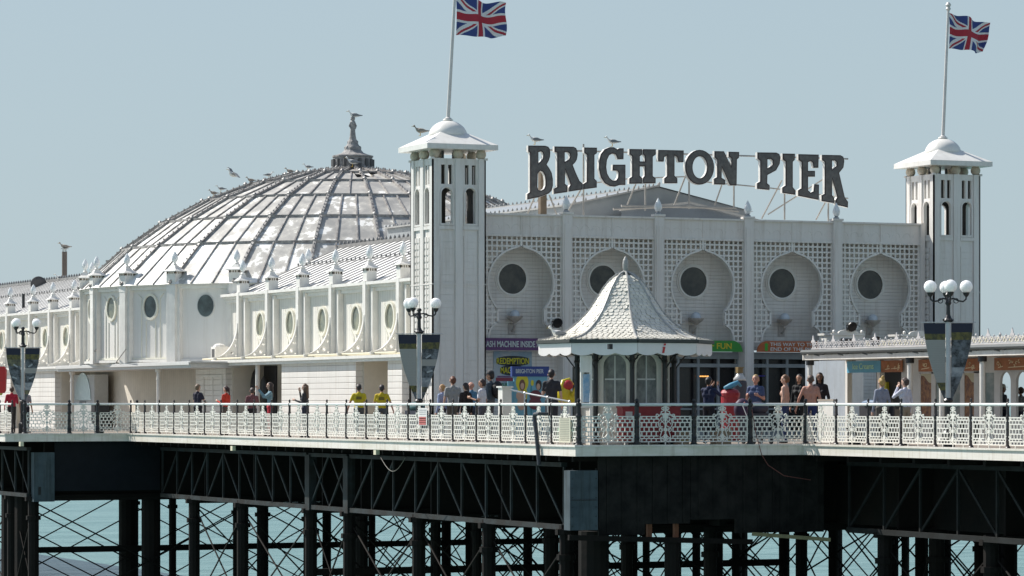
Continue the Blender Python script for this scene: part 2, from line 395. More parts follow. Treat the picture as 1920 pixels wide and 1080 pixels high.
truss(45.4, A_Y0-12, A_Y0-.8, -2.3, -.5, DST); truss(45.4, A_Y0-26, A_Y0-12.3, -2.3, -.5, DST)
# joist ends under the fascia
for k in range(48):
    y = A_Y0+.4+k*.85
    if y < A_Y1-.3: b = MB(); b.box(A_X+.02,y-.05,-.42,A_X+1.4,y+.05,-.245); b.build('joist', PILE, fw)
for k in range(12):
    y = A_Y0-.6-k*1.7; b = MB(); b.box(C_X+.02,y-.06,-.44,C_X+1.4,y+.06,-.245); b.build('joist', PILE, fw)
# dark solid fronts below the two steps of the deck
x0 = onY(1122, A_Y0+.25).x
for k in range(5):
    xa = x0+k*1.36; zb = -2.38 if k != 2 else -2.0
    if k == 1: zb = -2.1
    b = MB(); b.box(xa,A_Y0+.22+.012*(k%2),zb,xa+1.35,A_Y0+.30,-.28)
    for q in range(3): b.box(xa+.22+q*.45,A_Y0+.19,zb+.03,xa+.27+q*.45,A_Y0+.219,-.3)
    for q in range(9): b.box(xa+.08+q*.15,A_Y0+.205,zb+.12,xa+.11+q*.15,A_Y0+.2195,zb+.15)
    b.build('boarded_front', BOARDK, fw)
q0, q1 = onY(1068, A_Y0+.15).x, onY(1120, A_Y0+.15).x
b = MB(); b.box(q0,A_Y0+.12,zz(990,91),q1,A_Y0+.5,zz(880,91))
zt_, zb_ = zz(880,91), zz(990,91)
for q in range(7):
    for xx in (q0+.05, q1-.07): b.box(xx,A_Y0+.10,zb_+.1+q*.25,xx+.025,A_Y0+.119,zb_+.125+q*.25,1)
b.box(q0+.02,A_Y0+.105,(zt_+zb_)/2,q1-.02,A_Y0+.119,(zt_+zb_)/2+.015,1)
b.build('access_panel', [BLUEGREY, BLACK], fw)
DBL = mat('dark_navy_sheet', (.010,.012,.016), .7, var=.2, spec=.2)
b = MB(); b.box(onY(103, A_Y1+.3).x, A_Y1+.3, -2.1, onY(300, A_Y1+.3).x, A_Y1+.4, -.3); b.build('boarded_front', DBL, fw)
b = MB(); b.box(onY(63, A_Y1+.25).x, A_Y1+.22, zz(928,133), onY(102, A_Y1+.25).x, A_Y1+.6, zz(842,133))
b.box(onY(72, A_Y1+.2).x, A_Y1+.20, zz(916,133), onY(77, A_Y1+.2).x, A_Y1+.219, zz(902,133), 1)
b.build('access_panel', [BLUEGREY, BLACK], fw)
for px, X_ in ((20, 34.3),(45, 34.5),(283, 38.9),(240, 38.9)):
    y = onX(px, X_).y; b = MB(); b.cyl((X_,y,-9),(X_,y,-2.2), .36, n=12); b.build('thick_pile', PILE, fw)
# rusty posts and tie plank below the boarded front
RUST = mat('rusty_timber', (.25,.10,.05), .8, var=.3)
for px in (1217, 1267):
    x = onY(px, A_Y0+.4).x; b = MB(); b.box(x-.06,A_Y0+.34,-2.5,x+.06,A_Y0+.46,-1.9); b.build('short_post', RUST, fw)
OCH = mat('lichen_timber', (.30,.26,.14), .8, var=.3)
b = MB(); p, q = P(1410,1001,Y=A_Y0+.15), P(1557,1012,Y=A_Y0-.6); b.bar(p, q, .08, .1); b.build('tie_plank', OCH, fw)
b = MB(); p, q = P(1066,1008,Y=A_Y0+.1), P(1410,1016,Y=A_Y0+.1); b.bar(p, q, .1, .14); b.build('waling', PILE, fw)
b = MB(); b.cyl(V((38.7,A_Y0+1.2,-9)), V((38.7,A_Y0+1.2,-2.3)), .42, n=14); b.build('thick_pile', PILE, fw); b = MB(); b.cyl(V((40.6,A_Y0+.3,-9)), V((40.6,A_Y0+.3,-2.5)), .21, n=12); b.build('thick_pile', PILE, fw)
# lichen-yellow drain stubs under the fascia
for i, (px, py) in enumerate(((40,832),(437,840),(706,847))):
    q = P(px, py, X=(D_X-.07 if i == 0 else A_X-.07)); b = MB(); b.box(q.x-.06,q.y-.1,q.z-.09,q.x+.06,q.y+.1,q.z+.07)
    tag(b.build('drain_outlet', CREAM), ('yellowish stub outlet under the deck edge, leftmost of three', 'yellowish stub outlet under the deck edge below the woman in red', 'yellowish stub outlet under the deck edge below the yellow shirts')[i], 'outlet', 'drain outlets under the deck edge')

# ------------------------------------------------------------------ railings
def panel_mb(w=L_):
    b = MB(); t = .027; y0, y1 = -.014, .014; c = w/2; e = .09
    def hb(u0, u1, z): b.box(u0, y0, z-t/2, u1, y1, z+t/2)
    def vb(u, z0, z1, tt=t): b.box(u-tt/2, y0+.001, z0, u+tt/2, y1-.001, z1)
    zs = [.10,.185,.25,.37,.49,.61,.70,.77]
    for k, z in enumerate(zs):
        if k in (0,1): hb(e, w-e, z)
        else: hb(e, c-.21, z); hb(c+.21, w-e, z)
    vb(e, .10, .77); vb(w-e, .10, .77)
    p = .142
    for k in range(len(zs)-1):
        off = p/2 if k % 2 else 0
        u = e+.06+off
        while u < w-.12:
            if k < 1 or abs(u-c) > .22: vb(u, zs[k], zs[k+1])
            u += p
    for u in (c-.5, c, c+.5): vb(u, 0, .10)
    def ring(cx, cz, r, tr=.014, a0=0, a1=2*pi, n=12):
        pts = [(cx+r*cos(a0+(a1-a0)*i/n), 0, cz+r*sin(a0+(a1-a0)*i/n)) for i in range(n+1)]
        b.tube(pts, tr, 5)
    for s in (-1, 1):
        ring(c+s*.085, .70, .055); ring(c+s*.095, .56, .065, a0=0, a1=1.6*pi); ring(c+s*.075, .17, .06)
        ring(c+s*.13, .42, .05); ring(c+s*.24, .80, .035); ring(c+s*.075, .985, .03)
        b.tube([(c,0,.12),(c+s*.16,0,.22),(c+s*.10,0,.40),(c+s*.21,0,.55),(c+s*.18,0,.68),(c+s*.27,0,.76)], .016, 5)
        b.tube([(c+s*.21,0,.77),(c+s*.13,0,.84),(c+s*.12,0,.90),(c+s*.05,0,.92),(c+s*.04,0,1.05)], .018, 5)
        ring(w/2+s*(w/2-.07), .73, .05); ring(w/2+s*(w/2-.07), .26, .05)
    b.box(c-.02,y0,.1,c+.02,y1,1.06); b.box(c-.11,y0-.002,.80,c+.11,y1+.002,.86); b.box(c-.07,y0-.004,.72,c+.07,y1+.004,.80)
    b.box(c-.05,y0-.003,.38,c+.05,y1+.003,.46); b.prism([[(c-.07,.24),(c,.14),(c+.07,.24),(c,.34)]], lambda u,v,w_: V((u,w_,v)), -.02, .02)
    b.box(c-.06,y0-.003,.93,c+.06,y1+.003,.96)
    return b
RAILW = mat('white_railing_paint', (.80,.77,.70), .45, var=.1, vscale=8)
def mesh_of(b, name, m):
    o = b.build(name, m); me = o.data; bpy.data.objects.remove(o); return me
PANEL = mesh_of(panel_mb(), 'railing_panel', RAILW)
PANEL_S = {}
def post_mb(r):
    b = MB()
    b.lathe((0,0,0), [(r*1.9,0),(r*1.9,.03),(r*1.3,.06),(r*1.1,.14),(r*1.35,.2),(r*1.0,.25),(r*.95,.45),(r*1.2,.5),(r*.9,.55),(r*.85,.72),(r*1.35,.76),(r*1.35,.8),(r,.85),(r*.95,1.02),(r*1.3,1.06),(r*1.2,1.12),(r*.5,1.15),(r*.9,1.18),(r*.7,1.23),(.002,1.25)], 10)
    return b
POST = {False: mesh_of(post_mb(.038), 'post', BROWNIRON), True: mesh_of(post_mb(.062), 'post', BLACK)}
HAND = mat('handrail_paint', (.74,.77,.74), .35, var=.06, vscale=4)
def railing(label, pts, thick, group='white lattice railings along the pier edge'):
    """pts: ordered post positions"""
    r = thing('railing', label, 'railing', (pts[0][0], pts[0][1], 0), group)
    o0 = V((pts[0][0], pts[0][1], 0))
    for i, p in enumerate(pts):
        th = thick(i) if callable(thick) else thick
        o = bpy.data.objects.new('post', POST[th]); COL.objects.link(o); o.parent = r; o.location = V((p[0],p[1],0))-o0
    for a, c in zip(pts[:-1], pts[1:]):
        d = V((c[0]-a[0], c[1]-a[1])); ln = d.length
        if abs(ln-L_) < .03: me = PANEL
        else:
            k = round(ln, 2)
            if k not in PANEL_S: PANEL_S[k] = mesh_of(panel_mb(ln), 'railing_panel', RAILW)
            me = PANEL_S[k]
        o = bpy.data.objects.new('railing_panel', me); COL.objects.link(o); o.parent = r
        o.location = V((a[0],a[1],0))-o0; o.rotation_euler = (0,0,atan2(d.y, d.x))
    b = MB()
    b.cyl((*pts[0],1.09),(*pts[-1],1.09), .038, n=8)
    b.build('handrail', HAND, r)
    return r
ex = .03
A = [(A_X+ex, A_Y0+ex+L_*k) for k in range(24)]
railing('long sunlit white railing in front of the yellow shirts, woman in orange-red and boy', A[1:], False)
C = [(C_X+ex, A_Y0+ex-L_*k) for k in range(0, 16)]
railing('white lattice railing on the right, in front of the snack kiosks and couple', C[1:], False)
Bp = [(A_X+ex+L_*k, A_Y0+ex) for k in range(5)]
rb = railing('shaded white lattice railing with thick black posts in front of the octagonal kiosk', Bp, True)
for (p, q) in ((A[0], A[1]), (C[0], C[1])):
    o0 = V(rb.location); d = V((q[0]-p[0], q[1]-p[1]))
    o = bpy.data.objects.new('railing_panel', PANEL); COL.objects.link(o); o.parent = rb; o.location = V((p[0],p[1],0))-o0; o.rotation_euler = (0,0,atan2(d.y,d.x))
    b = MB(); b.cyl((*p,1.09),(*q,1.09),.038,n=8); b.build('handrail', HAND, rb)
xs_ = [onY(px, A_Y1+ex).x for px in (257,183,130,46.5)]
railing('white lattice railing on the far left step with unevenly spaced black posts', [(x, A_Y1+ex) for x in xs_], True)
D = [(xs_[-1], A_Y1+ex+L_*(k)) for k in range(0, 14)]
railing('distant white lattice railing at the left edge beside the person in red', D[1:], False)
# ================================================================== the pavilion
PX, PY = 41.2, 99.35           # near corner of the left tower
FY = 100.05                    # plane of the facade screen
WX = 42.0; LX = 40.9           # upper and lower side walls
pal = thing('pier_pavilion', 'large white seaside pavilion with a ribbed peeling dome, side wing and twin-towered entrance front', 'pavilion', (51, 112, 0))
DC = V((49.9, 128.8, 0)); DR = 10.8
# ---- entrance front
xr = onX(1725, 0) if False else None
RX = onY(1750.5, PY).x          # near-left corner of the right tower
pil = [onY(px, FY).x for px in (1061, 1233.5, 1401.5, 1567.5)]
TW = 1.85
fx0 = PX+TW; fx1 = RX
bays = [fx0-.05]+pil+[fx1+.05]
zpar, zlat, zsign = 7.19, 6.56, 3.18
FACW = mat('facade_paint', (.76,.725,.68), .55, streak=.4, c2=(.72,.68,.635), vscale=.7, bump=.12, bscale=10)
fw_ = MB()
fw_.box(fx0, FY+.78, 2.9, fx1, FY+1.0, 6.9, 0)
fw_.build('recessed_wall', WBOARD2, pal)
b = MB()
b.box(fx0, FY-.02, zlat, fx1, FY+.76, zpar)
b.box(fx0, FY-.10, zpar, fx1, FY+.86, zpar+.06)
b.box(fx0, FY-.06, zlat-.05, fx1, FY-.023, zlat+.03)
for k in range(5):   # shallow arcading on the parapet, bay divisions
    xa, xb = bays[k], bays[k+1]; c = (xa+xb)/2
    b.box(c-.02, FY-.045, zlat+.03, c+.02, FY-.021, zpar)
    for i in range(8):
        u = xa+.3+i*(xb-xa-.6)/7.; 
        b.tube([(u-.15+.15*(1-cos(a)), FY-.02, zlat+.2+.16*sin(a)) for a in [pi*j/6 for j in range(7)]], .008, 4)
b.build('parapet', FACW, pal)
for i, x in enumerate([fx0+.07]+pil+[fx1-.07]):
    b = MB(); wv = .17 if 0 < i < 5 else .08
    b.box(x-wv, FY-.14, 0, x+wv, FY+.76, zpar+.075)
    if 0 < i < 5:
        b.box(x-wv+.05, FY-.165, .4, x+wv-.05, FY-.142, zlat+.4); b.box(x-wv-.03, FY-.17, zpar+.08, x+wv+.03, FY+.1, zpar+.15)
    b.build('pilaster', FACW, pal)
def keyhole(c, n=28):
    """opening outline: round head with a little point, neck and flared foot; returns half width at z"""
    zc, r = 5.0, 1.14
    def hw(z):
        if z > zc+r+.10: return -1
        if z > 4.20:
            if z >= zc+r-.02:            # ogee tip
                return .22*max(0,(zc+r+.10-z)/.12)**1.6
            return sqrt(max(0, r*r-(z-zc)**2))
        if z > 3.68: return .80
        t = (3.68-z)/.5
        return .80+.33*min(1, sqrt(max(0, 1-(1-min(t,1))**2)))
    return hw
LATW = mat('lattice_paint', (.78,.75,.70), .5, var=.06, vscale=2)
for k in range(5):
    xa = bays[k]+(.17 if k else .05); xb = bays[k+1]-(.17 if k < 4 else .05); c = (bays[k]+bays[k+1])/2
    hw = keyhole(c); pt = .178; bw = .055; b = MB(); y0, y1 = FY, FY+.05
    nx = max(1, round((xb-xa)/pt)); px_ = (xb-xa)/nx
    nz = round((zlat-zsign)/pt); pz = (zlat-zsign)/nz
    for j in range(nz+1):
        z = zsign+j*pz; h = max(hw(z-bw/2), hw(z+bw/2))
        if h <= 0: b.box(xa, y0, z-bw/2, xb, y1, z+bw/2)
        else:
            if c-h > xa: b.box(xa, y0, z-bw/2, c-h, y1, z+bw/2)
            if c+h < xb: b.box(c+h, y0, z-bw/2, xb, y1, z+bw/2)
    for i in range(nx+1):
        x = xa+i*px_
        z = zsign; st = None; dz = .03
        while z < zlat+dz:
            ins = abs(x-c) < hw(z)
            if not ins and st is None: st = z
            if (ins or z+dz >= zlat+dz) and st is not None:
                if z-st > .05: b.box(x-bw/2, y0+.004, st, x+bw/2, y1-.004, min(z, zlat))
                st = None
            z += dz
    b.box(c-.035, FY-.02, 6.2, c+.035, FY+.06, zlat)
    # frame band following the opening
    zs_ = [zsign+.01+(6.24-zsign-.01)*i/70 for i in range(71)]
    for s in (-1, 1):
        pts = [(c+s*max(0, hw(z)), z) for z in zs_ if hw(z) >= 0]
        for (ua, za), (ub, zb) in zip(pts[:-1], pts[1:]):
            nrm = V((zb-za, -(ub-ua))); nrm = nrm/(nrm.length+1e-9)*(.055 if s > 0 else -.055)
            b.add([V((ua,y0-.03,za)),V((ub,y0-.03,zb)),V((ub+nrm.x,y0-.03,zb+nrm.y)),V((ua+nrm.x,y0-.03,za+nrm.y)),
                   V((ua,y1+.06,za)),V((ub,y1+.06,zb)),V((ub+nrm.x,y1+.06,zb+nrm.y)),V((ua+nrm.x,y1+.06,za+nrm.y))],
                  [(0,1,2,3),(4,7,6,5),(0,4,5,1),(3,2,6,7)])
    b.build('lattice_screen', LATW, pal)
    # round window in the recessed wall
    wy = FY+.78; zc = 5.17; cx = c+.02
    b = MB()
    def circ(r, n=40): return [(cx+r*cos(2*pi*i/n), zc+r*sin(2*pi*i/n)) for i in range(n)]
    b.prism([circ(.55), circ(.49)], lambda u,v,w: V((u,w,v)), wy-.06, wy)
    b.prism([circ(.60), circ(.552)], lambda u,v,w: V((u,w,v)), wy-.025, wy)
    wf = b.build('round_window', WHITE2, pal)
    b = MB(); b.prism([circ(.50)], lambda u,v,w: V((u,w,v)), wy-.02, wy-.004); b.build('pane', GLASSD, wf)
    # bowl uplight on its bracket
    b = MB(); lx, ly, lz = c+.0, wy-.28, 3.92
    b.lathe((lx,ly,lz), [(.03,-.28),(.05,-.25),(.04,-.2),(.10,-.15),(.22,-.05),(.27,.02),(.26,.03)], 16)
    b.tube([(lx,wy-.01,lz-.45),(lx,wy-.12,lz-.42),(lx,ly,lz-.26)], .035, 6); b.box(lx-.12,wy-.04,lz-.55,lx+.12,wy-.005,lz-.2)
    wl = b.build('wall_lamp', mat('lamp_bowl_%d' % k, (.55,.50,.46), .6, var=.2, vscale=8), pal, smooth=False)
    b = MB(); b.ball((lx,ly,lz+.07), .17, 12); b.build('globe', flat((.60,.66,.72), .3), wl, smooth=True)
# ground floor of the front
GF = mat('doorcase_paint', (.30,.33,.34), .45, var=.15)
def door_bay(k, dark=True):
    xa = bays[k]+.17; xb = bays[k+1]-.17
    b = MB(); y = FY+.35
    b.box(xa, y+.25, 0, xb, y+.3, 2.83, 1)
    n = 4; d = (xb-xa)/n
    for i in range(n+1): b.box(xa+i*d-.04, y-.03, 0, xa+i*d+.04, y+.06, 2.6)
    b.box(xa, y-.04, 2.32, xb, y+.07, 2.44); b.box(xa, y-.04, 2.6, xb, y+.07, 2.83)
    b.box(xa, y-.02, .9, xb, y+.04, .96); b.box(xa, y-.02, 0, xb, y+.04, .22)
    if k == 3: b.box(xa+.05, y+.2, 2.02, xa+.85, y+.24, 2.06, 2)
    if k == 2:
        for i in range(5): b.box(xa+1.55+i*.09, y+.15, 2.0, xa+1.61+i*.09, y+.19, 2.04, 3)
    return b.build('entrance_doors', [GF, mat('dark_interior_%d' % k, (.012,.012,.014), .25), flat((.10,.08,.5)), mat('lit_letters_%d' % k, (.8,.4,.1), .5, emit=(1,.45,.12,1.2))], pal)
for k in (2, 3): door_bay(k)
for (xa, xb) in ((bays[0]+.05, bays[1]-.17), (bays[1]+.17, bays[2]-.17), (bays[4]+.17, fx1)):
    b = MB(); b.box(xa, FY+.3, 0, xb, FY+.4, 2.9); b.build('ground_floor_wall', WBOARD2, pal)
b = MB(); b.box(bays[1]+.3, FY+.24, 0, bays[1]+1.2, FY+.29, 2.3); b.build('entrance_doors', GLASSD, pal)

# ---- corner towers
def rect(x0, z0, x1, z1): return [(x0,z0),(x1,z0),(x1,z1),(x0,z1)]
def archloop(c, w, z0, z1, n=10):
    r = w/2; return [(c-r,z0),(c+r,z0)]+[(c+r*cos(pi*i/n), z1-r+r*sin(pi*i/n)) for i in range(n+1)]
def tower(x, y, label, cap):
    W = TW; z0, zb, zt = 0, 6.72, 8.92
    t = MB()
    t.box(x+.06,y+.06,0,x+W-.06,y+W-.06,zb-.0)
    frames = [lambda u,v,w: V((x+u,y+w,v)), lambda u,v,w: V((x+w,y+W-u,v)), lambda u,v,w: V((x+W-u,y+W-w,v)), lambda u,v,w: V((x+W-w,y+u,v))]
    cols = [(.25,.78),(1.07,1.60)]
    for fr in frames:
        holes = []
        for (a, c) in cols:
            m = (a+c)/2
            holes += [rect(m-.19,8.10,m-.05,8.72), rect(m+.05,8.10,m+.19,8.72), archloop(m,.36,zb+.13,7.98)]
        t.prism([rect(.02,zb,W-.02,zt)]+holes, fr, .05, .15)
        # pilaster strips, standing proud
        for (a, c) in ((0,.25),(.80,1.05),(1.60,W)):
            t.prism([rect(a,0,c,zt+.002)], fr, 0, .048)
        for (a, c) in cols:
            t.prism([rect(a,zb-.06,c,zb+.05)], fr, .012, .047)
            m = (a+c)/2
            t.prism([archloop(m,.48,zb+.07,8.04), archloop(m,.385,zb+.13,7.995)], fr, .02, .049)
        t.prism([rect(0,4.9,W,4.93)], fr, -.006, -.001)
    for (cx, cy) in ((x,y),(x+W,y),(x,y+W),(x+W,y+W)):
        t.box(cx-.05,cy-.05,zt-.04,cx+.05,cy+.05,zt+.03)
    tb = t.build('corner_tower', TOWERW, pal)
    for fr in frames:
        holes = []
        for (a, c) in cols:
            m = (a+c)/2; holes += [rect(m-.19,8.10,m-.05,8.72), rect(m+.05,8.10,m+.19,8.72), archloop(m,.37,zb+.13,7.99)]
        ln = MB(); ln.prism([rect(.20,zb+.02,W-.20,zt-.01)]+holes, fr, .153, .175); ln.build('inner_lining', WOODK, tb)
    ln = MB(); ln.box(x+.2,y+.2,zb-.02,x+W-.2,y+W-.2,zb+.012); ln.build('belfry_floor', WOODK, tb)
    # embossed panels below the belfry
    for fi in (0, 1):
        fr = frames[fi]
        for (a, c) in cols:
            e = MB()
            for r_ in range(28):
                zz_ = .6+r_*.21
                if fi == 1:
                    for s in (-1, 1):
                        m = (a+c)/2+s*.10; e.prism([rect(m-.075,zz_,m+.06,zz_+.15)], fr, .018, .058)
                else:
                    e.prism([rect(a+.03,zz_,c-.03,zz_+.19)], fr, .045, .058)
            e.build('embossed_panel', TOWERW, tb)
    bl = MB()
    for (u, v_) in ((.12,.12),(W/2,.10),(W-.12,.12),(W-.10,W/2),(W-.12,W-.12),(W/2,W-.10),(.12,W-.12),(.10,W/2)):
        o = MB(); o.ball((x+u,y+v_,9.07), .17, 14); o.build('ball_support', mat('aged_ball', (.62,.54,.43), .6, var=.25, vscale=4) if 'aged_ball' not in bpy.data.materials else bpy.data.materials['aged_ball'], tb, smooth=True)
    for q in (.6, 1.25): bl.cyl((x+q,y+.6,8.8),(x+q,y+.6,9.25),.05); bl.cyl((x+q,y+1.25,8.8),(x+q,y+1.25,9.25),.05)
    bl.build('inner_post', flat((.12,.12,.12)), tb)
    rm = MB(); o_ = .30; cx, cy = x+W/2, y+W/2; h = W/2+o_
    rm.box(cx-h,cy-h,9.20,cx+h,cy+h,9.36)
    rm.add([(cx-h,cy-h,9.362),(cx+h,cy-h,9.362),(cx+h,cy+h,9.362),(cx-h,cy+h,9.362),(cx-.42,cy-.42,9.80),(cx+.42,cy-.42,9.80),(cx+.42,cy+.42,9.80),(cx-.42,cy+.42,9.80)],
           [(0,1,5,4),(1,2,6,5),(2,3,7,6),(3,0,4,7),(4,5,6,7)])
    rm.build('tower_cap', WHITE2, tb)
    d = MB(); d.lathe((cx,cy,0), [(.63*cos(a), 9.68+.52*sin(a)) for a in [pi/2*i/10 for i in range(10)]]+[(.16,10.20),(.16,10.24),(.01,10.24)], 32); d.build('tower_dome', WHITE2, tb, smooth=True)
    return tb
tower(PX, PY, '', 1); tower(RX, PY, '', 1)

# ---- parapet flame lamps
def flame_mb(z=0):
    b = MB(); b.lathe((0,0,z), [(.10,0),(.10,.04),(.05,.07),(.08,.10)], 10, 1)
    b.lathe((0,0,z), [(.08,.10),(.12,.18),(.13,.26),(.10,.36),(.05,.46),(.004,.55)], 10, 0); return b
for i, x in enumerate(pil):
    b = flame_mb(zpar+.15); 
    b.v = [(p[0]+x, p[1]+FY-.02, p[2]) for p in b.v]
    b.build('parapet_lamp', [OPAL, flat((.35,.36,.37))], pal)

# ---- roofs behind the front
b = MB()
rx = 51.0
b.add([(47.5,103,7.0),(54.5,103,7.0),(54.5,103,7.72),(rx,103,8.45),(47.5,103,7.72)], [(0,1,2,3,4)])
yb = 119
b.add([(47.5,103,7.0),(47.5,yb,7.0),(47.5,yb,7.72),(47.5,103,7.72)], [(0,1,2,3)])
b.add([(47.4,102.9,7.70),(rx,102.9,8.47),(rx,yb,8.47),(47.4,yb,7.70)], [(0,1,2,3)])
b.add([(54.6,102.9,7.70),(rx,102.9,8.47),(rx,yb,8.47),(54.6,yb,7.70)], [(0,1,2,3)])
b.add([(54.5,103,7.0),(54.5,yb,7.0),(54.5,yb,7.72),(54.5,103,7.72)], [(0,1,2,3)])
b.build('monitor_roof', GREYPANEL, pal)
b = MB(); q = P(1290,382,Y=102.0); gl, gr = onY(1165,102.0).x, onY(1450,102.0).x
b.add([(gl,102,7.0),(gr,102,7.0),(gr,102,7.15),(q.x,102,q.z),(gl,102,7.55)], [(0,1,2,3,4)])
b.add([(gl,102,7.55),(q.x,102,q.z),(q.x,102.8,q.z),(gl,102.8,7.55)], [(0,1,2,3)]); b.add([(gr,102,7.15),(q.x,102,q.z),(q.x,102.8,q.z),(gr,102.8,7.15)], [(0,1,2,3)])
b.build('front_gable_roof', DARKROOF, pal)
b = MB(); b.bar((gl-.1,101.9,7.58),(q.x,101.9,q.z+.03),.1,.08); b.bar((q.x,101.9,q.z+.03),(gr,101.9,7.2),.1,.08); b.build('gable_trim', LEAD, pal)
def crockets(b, p, q, step, r, mi=0):
    p = V(p); q = V(q); n = max(1, int((q-p).length/step))
    for i in range(n+1):
        c = p.lerp(q, i/n); b.lathe(c, [(r*.5,0),(r,r*.9),(r*.8,r*1.8),(.003,r*2.7)], 5, mi)
b = MB()
for (p, q) in (((rx,103,8.47),(rx,yb,8.47)), ((47.45,102.9,7.73),(rx,102.9,8.5)), ((47.45,103,7.74),(47.45,yb,7.74))):
    b.bar(p, q, .1, .06); crockets(b, V(p)+V((0,0,.02)), V(q)+V((0,0,.02)), .38, .042)
b.build('roof_cresting', LEAD, pal)
# seamed side roofs: eave (42, 5.2) to (46, 7.02)
SEAMW = mat('white_roof_sheet', (.82,.81,.78), .45, c2=(.68,.67,.64), vscale=1.3, stretch=(.4,1,1))
def side_roof(ya, yb_):
    b = MB()
    b.add([(WX-.1,ya,5.22),(46,ya,7.02),(46,yb_,7.02),(WX-.1,yb_,5.22)], [(0,1,2,3)])
    xe = 54 if ya > 130 else 60; b.add([(46,ya,7.02),(xe,ya,7.06),(xe,yb_,7.06),(46,yb_,7.02)], [(0,1,2,3)])
    b.add([(WX-.1,ya,5.2),(WX-.1,yb_,5.2),(xe,yb_,5.2),(xe,ya,5.2)], [(0,1,2,3)])
    n = int(abs(yb_-ya)/.66)
    for i in range(n+1):
        y = ya+(yb_-ya)*i/n; b.bar((WX-.08,y,5.24),(46,y,7.04),.11,.025,1)
    b.bar((44.3,ya,6.27),(44.3,yb_,6.27),.06,.04,1); b.bar((46,ya,7.06),(46,yb_,7.06),.14,.12,1)
    crockets(b, (46,ya,7.1),(46,yb_,7.1),.42,.06,1); crockets(b, (44.3,ya,6.3),(44.3,yb_,6.3),.42,.04,1)
    b.build('seamed_roof', [SEAMW, SEAM], pal)
side_roof(PY+TW-.3, 121.3); side_roof(136.2, 176)

# ---- finial pedestal (shared by wings and drum)
def pedestal(b, x, y, z, az=0, w=.36, lamp=None):
    a = R(az)
    def fr(u, v, h): return V((x+u*cos(a)-v*sin(a), y+u*sin(a)+v*cos(a), h))
    def rb(w_, z0, z1, w1=None, mi=0):
        w1 = w1 or w_; vs = [fr(i*w_/2, j*w_/2, z0) for i, j in ((-1,-1),(1,-1),(1,1),(-1,1))]+[fr(i*w1/2, j*w1/2, z1) for i, j in ((-1,-1),(1,-1),(1,1),(-1,1))]
        b.add(vs, [(0,3,2,1),(4,5,6,7),(0,1,5,4),(1,2,6,5),(2,3,7,6),(3,0,4,7)], mi)
    rb(w, z-.3, z+.34); rb(w*.9, z+.34, z+.42, mi=1)
    for i in range(5):
        for s in (-1, 1):
            for (du, dv) in (((i/4-.5)*w*.92, s*w*.46), (s*w*.46, (i/4-.5)*w*.92)):
                p = fr(du, dv, z+.38); b.box(p.x-.017,p.y-.017,z+.335,p.x+.017,p.y+.017,z+.425)
    rb(w*1.45, z+.42, z+.45); rb(w*1.4, z+.45, z+.54, w*.75); rb(w*.72, z+.54, z+.66, w*.42)
    b.lathe((x,y,z), [(.07,.66),(.10,.70),(.05,.74),(.05,.78)], 8)
    b.lathe((x,y,z), [(.05,.78),(.11,.84),(.135,.92),(.12,1.02),(.07,1.12),(.03,1.18),(.003,1.22)], 10, 2)
PEDM = [WHITE2, flat((.30,.25,.20)), OPAL]
# ---- side wing, near part
def fin_brackets(y):
    b = MB(); n = 12; w = .035
    arc = [(LX+.03+(WX-LX-.03)*sin(a), 3.95-1.17*cos(a)) for a in [pi/2*i/n for i in range(n+1)]]
    XF = WX-.345; XL = LX-.2; arc = [(XF-(XF-XL)*(1-sin(a)), 2.80+1.3*(1-cos(a))) for a in [pi/2*i/n for i in range(n+1)]]
    for (xa, za), (xb, zb) in zip(arc[:-1], arc[1:]):
        b.bar((xa,y,za),(xb,y,zb),.10,.035,0)
    b.box(XL,y-.03,2.72,XF,y+.03,2.81)
    def cc(cx, cz, r): return [(cx+r*cos(2*pi*i/10), cz+r*sin(2*pi*i/10)) for i in range(10)]
    b.prism([arc+[(XF-.001,2.812)], cc(XF-.22,3.0,.085), cc(XF-.10,3.27,.05), cc(XF-.44,2.90,.045), cc(XF-.06,3.50,.03), cc(XF-.36,3.0,.03), cc(XF-.06,2.89,.03)], lambda u,v,w: V((u,y+w,v)), -.015, .015)
    def ring(cx, cz, r, t=.018):
        pts = [(cx+r*cos(2*pi*i/12), y, cz+r*sin(2*pi*i/12)) for i in range(13)]; b.tube(pts, t, 5)
    ring(XF-.22,3.00,.13); ring(XF-.22,3.00,.06); ring(XF-.10,3.27,.075); ring(XF-.44,2.90,.06)
    return b
PORTW = mat('porthole_frame', (.80,.77,.66), .4, var=.08)
